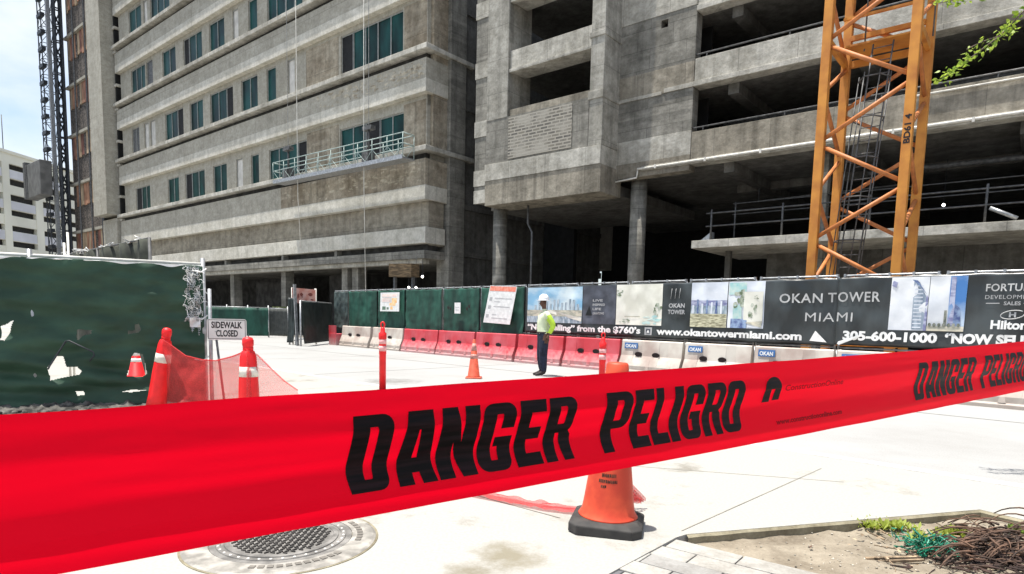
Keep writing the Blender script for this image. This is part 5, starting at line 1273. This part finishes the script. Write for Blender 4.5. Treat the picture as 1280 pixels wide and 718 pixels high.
for i in range(170):
    c = G(random.gauss(1180, 60), random.gauss(682, 16), .12); c.z = .122 + random.uniform(0, .012); a = random.uniform(0, 6.28); L = random.uniform(.012, .035)
    t = Vector((math.cos(a), math.sin(a), random.uniform(-.2, .5))) * L; w_ = Vector((-math.sin(a), math.cos(a), random.uniform(-.3, .3))) * L * .35
    b.add([c, c + t * .5 - w_, c + t, c + t * .5 + w_ + Z * .004], [(0, 1, 2, 3)], random.choice([M_TWIG2, M_TWIG, M_TWIGD, M_RUST3]))
tag(b.build('dead_leaves', loc=G(1180, 682, .12)), 'dead brown leaves littered over the soil by the stalks', 'dead leaves', kind='stuff')
b = MB(); stn = thing('broken_stake', 'split timber stake lying on soil left of green netting', 'stake', G(1110, 700, .09))
p, q = G(1082, 699, .10), G(1150, 697, .12); b.beam(p, q, .022, .016); b.beam(p + Vector((.05, -.03, .0)), q + Vector((0, -.035, 0)), .014, .010); b.build('split_wood', M_TWIG2, stn)
b = MB()
for i in range(260):
    c = G(random.uniform(870, 1280), random.uniform(662, 718), .09); r_ = random.uniform(.002, .008)
    z_ = .105 + .03 * noise.noise(Vector((c.x, c.y, 0)) * 1.3) + .022 * noise.noise(Vector((c.x, c.y, 0)) * 6)
    b.lathe([(r_, 0), (r_ * .8, r_ * .6), (r_ * .2, r_)], (c.x, c.y, z_), 5)
tag(b.build('bed_gravel', mat('pale_gravel', (.42, .38, .31), .95, var=.4, scale=30), loc=(1.8, 3.4, .09)), 'pale grit and crumbs strewn over the bed soil', 'gravel', kind='stuff')

# ------------------------------------------------------------------ overhanging tree
tr = thing('street_tree', 'leafy tree whose thin bright sprigs hang in at upper right', 'tree', (9.2, 4.9, .0))
b = MB(); b.tube([(9.2, 4.9, 0), (9.15, 4.95, 1.5), (9.0, 5.0, 3.0), (8.6, 5.2, 4.4)], [.17, .14, .12, .09], 10); b.build('trunk', M_BARK, tr)
limb = [Vector((9.0, 5.0, 3.0)), Vector((7.6, 5.4, 4.3)), D(1420, -40, 6.0), D(1300, -6, 6.0)]
lb_ = MB(); lb_.tube(limb, [.08, .06, .03, .012], 7)
lv, lv2 = MB(), MB()
def leaves(path, n, spread, size=.05):
    for i in range(n):
        t = random.random() ** .8 * (len(path) - 1); k = min(int(t), len(path) - 2); c = path[k].lerp(path[k + 1], t - k) + Vector((random.gauss(0, spread), random.gauss(0, spread), random.gauss(0, spread * .8)))
        a = Vector((random.gauss(0, 1), random.gauss(0, 1), random.gauss(-.3, .6))).normalized(); s_ = a.orthogonal().normalized(); s_.rotate(Matrix.Rotation(random.uniform(0, 6.28), 3, a)); L = size * random.uniform(.6, 1.25)
        q = lv if random.random() < .7 else lv2
        q.add([c, c + a * L * .35 + s_ * L * .3, c + a * L, c + a * L * .35 - s_ * L * .3], [(0, 1, 2, 3)])
sprig = [D(1300, -6, 6.0), D(1272, 22, 6.0), D(1250, 45, 6.02), D(1222, 66, 6.05), D(1196, 86, 6.05), D(1173, 101, 6.05)]
lb_.tube(sprig, [.010, .008, .007, .006, .004, .003], 5); leaves(sprig[1:], 150, .030, .05); leaves(sprig[0:3], 50, .03, .055)
s2_ = [D(1300, -10, 5.9), D(1250, -20, 5.9), D(1215, -4, 5.9), D(1174, 4, 5.9)]
lb_.tube(s2_, [.010, .007, .005, .003], 5); leaves(s2_[1:], 90, .026, .05)
twig = [D(1250, 45, 6.02), D(1228, 52, 6.0), D(1208, 62, 6.0)]; lb_.tube(twig, .004, 4); leaves(twig, 8, .02, .03)
lb_.build('branch', M_BARK, tr)
for k in range(16): leaves([Vector((8.6, 5.2, 4.6)) + Vector((random.gauss(.8, .7), random.gauss(0, .9), random.gauss(1.0, .6))) for _ in range(3)], 70, .3, .10)
lv.build('crown', M_LEAF, tr); lv2.build('inner_crown', M_LEAF2, tr)

# ------------------------------------------------------------------ worker
def skin_mesh(verts, edges, root=0, sub=2):
    me = bpy.data.meshes.new('person'); me.from_pydata([v[0] for v in verts], edges, []); o = bpy.data.objects.new('person', me); COL.objects.link(o)
    sm = o.modifiers.new('skin', 'SKIN'); sm.branch_smoothing = .6
    for i, v in enumerate(verts):
        r_ = v[1]; me.skin_vertices[0].data[i].radius = r_ if isinstance(r_, tuple) else (r_, r_); me.skin_vertices[0].data[i].use_root = (i == root)
    s_ = o.modifiers.new('sub', 'SUBSURF'); s_.levels = sub; s_.render_levels = sub
    bpy.context.view_layer.update()
    out = bpy.data.meshes.new_from_object(o.evaluated_get(bpy.context.evaluated_depsgraph_get())); bpy.data.objects.remove(o); return out
WS = 1.86 / 1.80
man = thing('person', 'worker in white hard hat, pale hi-vis shirt and navy jeans', 'person', (.72, 15.1, 0))
# faces -x; camera side is -y
Vt = [((0, 0, .97), (.175, .185)), ((-.015, 0, 1.10), (.19, .19)), ((-.02, 0, 1.26), (.195, .20)), ((.005, 0, 1.42), (.165, .20)), ((.01, 0, 1.50), (.06, .075)), ((-.005, 0, 1.56), .054), ((-.02, 0, 1.64), (.085, .07)), ((-.02, 0, 1.72), (.10, .078)), ((-.01, 0, 1.78), (.07, .055)),
      ((0.0, -.10, .90), .135), ((-.01, -.10, .50), .108), ((.0, -.10, .28), .096), ((.02, -.10, .09), .066), ((0.0, .10, .90), .135), ((-.03, .11, .50), .108), ((-.01, .11, .28), .096), ((.0, .11, .09), .066),
      ((.02, -.20, 1.44), .09), ((.19, -.25, 1.17), .075), ((.085, -.22, .95), .036), ((.01, .185, 1.44), .068), ((.10, .24, 1.17), .052), ((.03, .23, .96), .036),
      ((-.10, -.10, .045), (.042, .036)), ((-.19, -.10, .03), .028), ((-.12, .11, .045), (.042, .036)), ((-.21, .11, .03), .028), ((-.115, 0, 1.665), .016)]
Ed = [(0, 1), (1, 2), (2, 3), (3, 4), (4, 5), (5, 6), (6, 7), (7, 8), (0, 9), (9, 10), (10, 11), (11, 12), (0, 13), (13, 14), (14, 15), (15, 16), (3, 17), (17, 18), (18, 19), (3, 20), (20, 21), (21, 22), (12, 23), (23, 24), (16, 25), (25, 26), (6, 27)]
bm_ = bmesh.new(); bm_.from_mesh(skin_mesh(Vt, Ed, 0, 2))
for (wx, wy, wz) in ((.085, -.22, .95), (.03, .23, .96)):                # hands: palm and five fingers rooted in it
    wv = Vector((wx, wy, wz)); pal = [(wv, .03), (wv + Vector((-.012, 0, -.05)), (.018, .036)), (wv + Vector((-.02, 0, -.095)), (.015, .036))]
    bm_.from_mesh(skin_mesh(pal, [(0, 1), (1, 2)], 0, 1))
    for k, L in enumerate((.070, .080, .075, .058)):
        o_ = wv + Vector((-.045 + .019 * k, 0, -.09)); fg = [(o_, .0095), (o_ + Vector((-.004, .004, -L * .5)), .009), (o_ + Vector((-.002, .016, -L)), .0075)]
        bm_.from_mesh(skin_mesh(fg, [(0, 1), (1, 2)], 0, 1))
    o_ = wv + Vector((-.035, 0, -.045)); bm_.from_mesh(skin_mesh([(o_, .012), (o_ + Vector((-.03, .004, -.035)), .0105), (o_ + Vector((-.034, .012, -.065)), .009)], [(0, 1), (1, 2)], 0, 1))
me = bpy.data.meshes.new('person'); bm_.to_mesh(me); bm_.free()
for mm in (M_SKIN, M_SHIRT, M_SLEEVE, M_JEANS, M_BOOT): me.materials.append(mm)
for p in me.polygons:
    c = p.center; p.use_smooth = True
    if c.z < .12: k = 4
    elif c.z > 1.535: k = 0
    elif min((c - Vector((.075, -.22, .89))).length, (c - Vector((.02, .23, .90))).length) < .115 and abs(c.y) > .17: k = 0
    elif abs(c.y) > .175 and .93 < c.z < 1.40 and c.x > .03 + max(0, 1.03 - c.z): k = 2
    elif c.z < .99: k = 3
    else: k = 1
    p.material_index = k
bo = bpy.data.objects.new('body', me); COL.objects.link(bo); bo.parent = man
b = MB(); b.lathe([(.112, 1.735), (.116, 1.76), (.112, 1.80), (.092, 1.845), (.055, 1.87), (.01, 1.878)], (-.012, 0, 0), 22)
b.lathe([(.112, 1.735), (.135, 1.732), (.135, 1.738), (.113, 1.745)], (-.02, 0, 0), 22); b.prism([(-.11, -.07, 1.737), (-.175, -.035, 1.728), (-.175, .035, 1.728), (-.11, .07, 1.737)], (0, 0, .008))
b.tube([(-.12, 0, 1.79), (-.05, 0, 1.872), (.04, 0, 1.868), (.10, 0, 1.79)], .012, 6)
b.v = [p + man.location for p in b.v]; b.build('hard_hat', M_HAT, man)
b = MB()
for s_ in (-1, 1): b.lathe([(.004, -.004), (.008, 0), (.004, .004)], (-.098, s_ * .034, 1.695), 8); b.tube([(-.01, s_ * .078, 1.66), (.01, s_ * .088, 1.685), (-.005, s_ * .082, 1.71)], .010, 6)
b.tube([(-.104, -.02, 1.622), (-.11, 0, 1.620), (-.104, .02, 1.622)], .006, 5)
b.v = [p + man.location for p in b.v]; b.build('face_features', mat('dark_features', (.05, .022, .016), .5), man)
b = MB(); b.lathe([(.150, .985), (.152, 1.0), (.150, 1.02)], (-.005, 0, 0), 20); b.v = [p + man.location for p in b.v]; bl = b.build('belt', M_BOOT, man); bl.scale = (.98, 1.26, 1)
man.scale = (WS, WS, WS); man.rotation_euler = (0, 0, R(6))

# ------------------------------------------------------------------ danger tape
TW = .15
PLt, PRt = D(0, 626, TW * FPX / 222), D(1280, 458, TW * FPX / 62.3)
tdir = (PRt - PLt); TL = tdir.length; tdir.normalize(); tn = Vector((tdir.y, -tdir.x, 0)).normalized()
tup = tn.cross(tdir).normalized()
if tup.z < 0: tup = -tup
if tn.y > 0: tn = -tn
def sx_at(px, py):                                                # distance along the tape where a sight line meets it
    d = ray(px, py); t = (PLt - EYE).dot(tn) / d.dot(tn); return (EYE + d * t - PLt).dot(tdir)
def crease(s_, t):
    """out-of-plane creases running along the tape; t 0 top .. 1 bottom"""
    k = 3.0 * math.exp(-((t - .30) / .07) ** 2) - 4.2 * math.exp(-((t - .58 - .03 * math.sin(s_ * 4)) / .11) ** 2) + 3.4 * math.exp(-((t - .84) / .10) ** 2)
    k += 1.3 * noise.noise(Vector((s_ * 2.2, t * 7, 0))) + .5 * noise.noise(Vector((s_ * 6, t * 16, 4)))
    k += 6.0 * max(0, (s_ / TL - .78)) * math.sin(t * 9 + s_ * 2)
    return k * .00075 + .0005 * noise.noise(Vector((s_ * 14, t * 26, 2))) + .0009 * max(0, noise.noise(Vector((s_ * 3.1 + t * 2.5, t * 4, 11))))
def shear(s_, t): return -.0095 * math.exp(-((t - .62) / .2) ** 2) + .004 * (t > .85) * (t - .85) / .15
def tape_pt(s_, t, e=0.):
    sag = -.010 * math.sin(max(0, min(1, s_ / TL)) * math.pi) * .4
    edge = .0012 * noise.noise(Vector((s_ * 7, round(t) * 5, 9))) if t in (0, 1) else 0
    return PLt + tdir * s_ + tup * (TW * (.5 - t) + sag + edge) + tn * (crease(s_, t) + e)
S0, S1 = -1.0, TL + 1.4
tape = thing('danger_tape', 'wide red danger tape with black bilingual lettering across the foreground', 'tape', PLt + tdir * TL * .5)
MB().grid(lambda i, j: tape_pt(S0 + (S1 - S0) * i, j), 220, 34).build('film', M_TAPE, tape)
# heavy condensed capitals, drawn as outlines of bars in a unit cell (x right, y up)
def arcpts(cx, cy, rx, ry, a0, a1, n=8): return [(cx + rx * math.cos(R(a0 + (a1 - a0) * k / n)), cy + ry * math.sin(R(a0 + (a1 - a0) * k / n))) for k in range(n + 1)]
def ribbon(out, inn): return [[out[k], out[k + 1], inn[k + 1], inn[k]] for k in range(len(out) - 1)]
def rc(x0, y0, x1, y1): return [[(x0, y0), (x1, y0), (x1, y1), (x0, y1)]]
T_ = .36
def loop(parts, x0, y0, x1, y1, w, h, rx=.30, ry=.16, skip_=()):
    o_ = arcpts(x1 - rx, y1 - ry, rx, ry, 90, 0, 5) + arcpts(x1 - rx, y0 + ry, rx, ry, 0, -90, 5) + arcpts(x0 + rx, y0 + ry, rx, ry, -90, -180, 5) + arcpts(x0 + rx, y1 - ry, rx, ry, 180, 90, 5)
    rx2, ry2 = max(.02, rx - w), max(.02, ry - h); X0, Y0, X1, Y1 = x0 + w, y0 + h, x1 - w, y1 - h
    i_ = arcpts(X1 - rx2, Y1 - ry2, rx2, ry2, 90, 0, 5) + arcpts(X1 - rx2, Y0 + ry2, rx2, ry2, 0, -90, 5) + arcpts(X0 + rx2, Y0 + ry2, rx2, ry2, -90, -180, 5) + arcpts(X0 + rx2, Y1 - ry2, rx2, ry2, 180, 90, 5)
    o_.append(o_[0]); i_.append(i_[0])
    r_ = ribbon(o_, i_); return [q for k, q in enumerate(r_) if k not in skip_]
def g_D():
    o_ = [(.41, 1)] + arcpts(.70, .84, .30, .16, 90, 0, 5) + arcpts(.70, .16, .30, .16, 0, -90, 5) + [(.41, 0)]
    i_ = [(.41, .84)] + arcpts(.58, .78, .04, .06, 90, 0, 5) + arcpts(.58, .22, .04, .06, 0, -90, 5) + [(.41, .16)]
    return rc(0, 0, .41, 1) + ribbon(o_, i_)
def g_A(): return [[(0, 0), (.39, 0), (.48, .74), (.36, 1), (.18, 1)], [(.61, 0), (1, 0), (.82, 1), (.36, 1), (.48, .74), (.52, .74)], [(.38, .16), (.62, .16), (.59, .36), (.42, .36)]]
def g_N(): return rc(0, 0, .40, 1) + rc(.60, 0, 1, 1) + [[(.40, 1), (.40, .50), (.60, 0), (.60, .50)]]
def g_O(): return loop([], 0, 0, 1, 1, .40, .16)
def g_G(): return loop([], 0, 0, 1, 1, .40, .16, skip_=(5,)) + rc(.60, .62, 1, .85) + rc(.60, .12, 1, .50) + rc(.47, .36, .61, .50)
def g_E(): return rc(0, 0, .44, 1) + rc(.44, 0, 1, .19) + rc(.44, .40, .92, .58) + rc(.44, .81, 1, 1)
def g_P(): return rc(0, 0, .40, 1) + ribbon([(.40, 1)] + arcpts(.70, .86, .30, .14, 90, 0, 5) + arcpts(.70, .52, .30, .14, 0, -90, 5) + [(.40, .38)], [(.40, .86)] + arcpts(.60, .82, .05, .04, 90, 0, 5) + arcpts(.60, .56, .05, .04, 0, -90, 5) + [(.40, .52)])
def g_R(): return rc(0, 0, .40, 1) + ribbon([(.40, 1)] + arcpts(.70, .86, .30, .14, 90, 0, 5) + arcpts(.70, .58, .26, .14, 0, -90, 5) + [(.40, .44)], [(.40, .86)] + arcpts(.60, .82, .05, .04, 90, 0, 5) + arcpts(.60, .62, .05, .04, 0, -90, 5) + [(.40, .58)]) + [[(.64, 0), (1, 0), (.96, .40), (.80, .50), (.52, .46)]]
def g_L(): return rc(0, 0, .44, 1) + rc(.44, 0, 1, .19)
def g_I(): return rc(0, 0, 1, 1)
GL = dict(D=g_D, A=g_A, N=g_N, O=g_O, G=g_G, E=g_E, P=g_P, R=g_R, L=g_L, I=g_I)
def tape_letter(ch, s0, s1, t0, t1, e=.0011, mb=None):
    """t0 = top, t1 = foot; every bar is cut into fine strips so that it follows the creases"""
    mb = mb or MB(); bm = bmesh.new()
    for pl in GL[ch]():
        vs = [bm.verts.new((x, y, 0)) for x, y in pl]
        try: bm.faces.new(vs)
        except ValueError: pass
    for k in range(1, 20):
        bmesh.ops.bisect_plane(bm, geom=bm.verts[:] + bm.edges[:] + bm.faces[:], plane_co=(0, k / 20, 0), plane_no=(0, 1, 0))
    bm.verts.index_update()
    def f(c):
        t = t1 + (t0 - t1) * c.y; s_ = s0 + (s1 - s0) * c.x; return tape_pt(s_ + shear(s_, t), t, e)
    mb.add([f(v.co) for v in bm.verts], [tuple(v.index for v in q.verts) for q in bm.faces]); bm.free(); return mb
M_INK = mat('tape_ink', (.012, .004, .005), .42, var=.4, scale=40, stretch=(.3, .3, 4), spec=.13)
def word(seq, t0, t1):
    for ch, a, c in seq:
        tape_letter(ch, a, c, t0, t1).build('letter_' + ch.lower(), M_INK, tape)
def sq(px): return sx_at(px, 626 + (458 - 626) * px / 1280)
first = [('D', 442, 493), ('A', 502, 550), ('N', 553, 600), ('G', 604, 645), ('E', 650, 682), ('R', 686, 720), ('P', 757, 790), ('E', 793, 816), ('L', 819, 840), ('I', 842, 853), ('G', 856, 880), ('R', 883, 906), ('O', 908, 930)]
fs_ = [(c, sq(a), sq(d)) for c, a, d in first]
word(fs_, .195, .80)
per = sq(1146) - sq(442)
word([(c, a + per, d + per) for c, a, d in fs_], .20, .80)
word([(c, a - per, d - per) for c, a, d in fs_ if d - per < -.02 and a - per > S0 + .02], .20, .80)
# emblem: helmet dome over two legs, and two faint lines of small print
eb_ = MB(); ea, ec = sq(956), sq(978)
def em(pl):
    bm = bmesh.new(); bm.faces.new([bm.verts.new((x, y, 0)) for x, y in pl])
    for k in range(1, 12): bmesh.ops.bisect_plane(bm, geom=bm.verts[:] + bm.edges[:] + bm.faces[:], plane_co=(0, k / 12, 0), plane_no=(0, 1, 0))
    bm.verts.index_update(); eb_.add([tape_pt(ea + (ec - ea) * v.co.x + shear(0, .5), .50 - .31 * v.co.y, .0012) for v in bm.verts], [tuple(v.index for v in q.verts) for q in bm.faces]); bm.free()
em([(.06, .50)] + arcpts(.52, .55, .46, .45, 180, 0, 10) + [(.98, .50)]); em([(-.04, 0), (.36, 0), (.42, .498), (.06, .498)]); em([(.52, .04), (.92, .04), (.98, .498), (.62, .498)])
eb_.build('emblem', M_INK, tape)
sm_ = MB(); sm_.text('ConstructionOnline', lambda x, y: tape_pt(sq(980) + x, .385 - y / TW, .001), .016, .0002, width=sq(1052) - sq(980)); sm_.build('small_print', mat('faint_ink', (.34, .003, .008), .5, var=.1, spec=.08), tape)
sm_ = MB(); sm_.text('www.constructiononline.com', lambda x, y: tape_pt(sq(970) + x, .80 - y / TW, .001), .013, .0005, width=sq(1052) - sq(970)); sm_.build('small_print', MATS['faint_ink'] if 'faint_ink' in MATS else M_INK, tape)

tp = tape_pt(S1 - .01, .5); tpo = thing('tape_post', 'thin steel post that the far end of the danger tape is tied to', 'post', (tp.x, tp.y, 0))
b = MB(); b.tube([(tp.x, tp.y, 0), (tp.x, tp.y, 1.75)], .025, 10); b.build('tube', M_STEEL, tpo)
b = MB(); b.lathe([(.2, 0), (.2, .03), (.05, .05)], (tp.x, tp.y, 0), 20); b.build('foot', M_RUBBER, tpo)
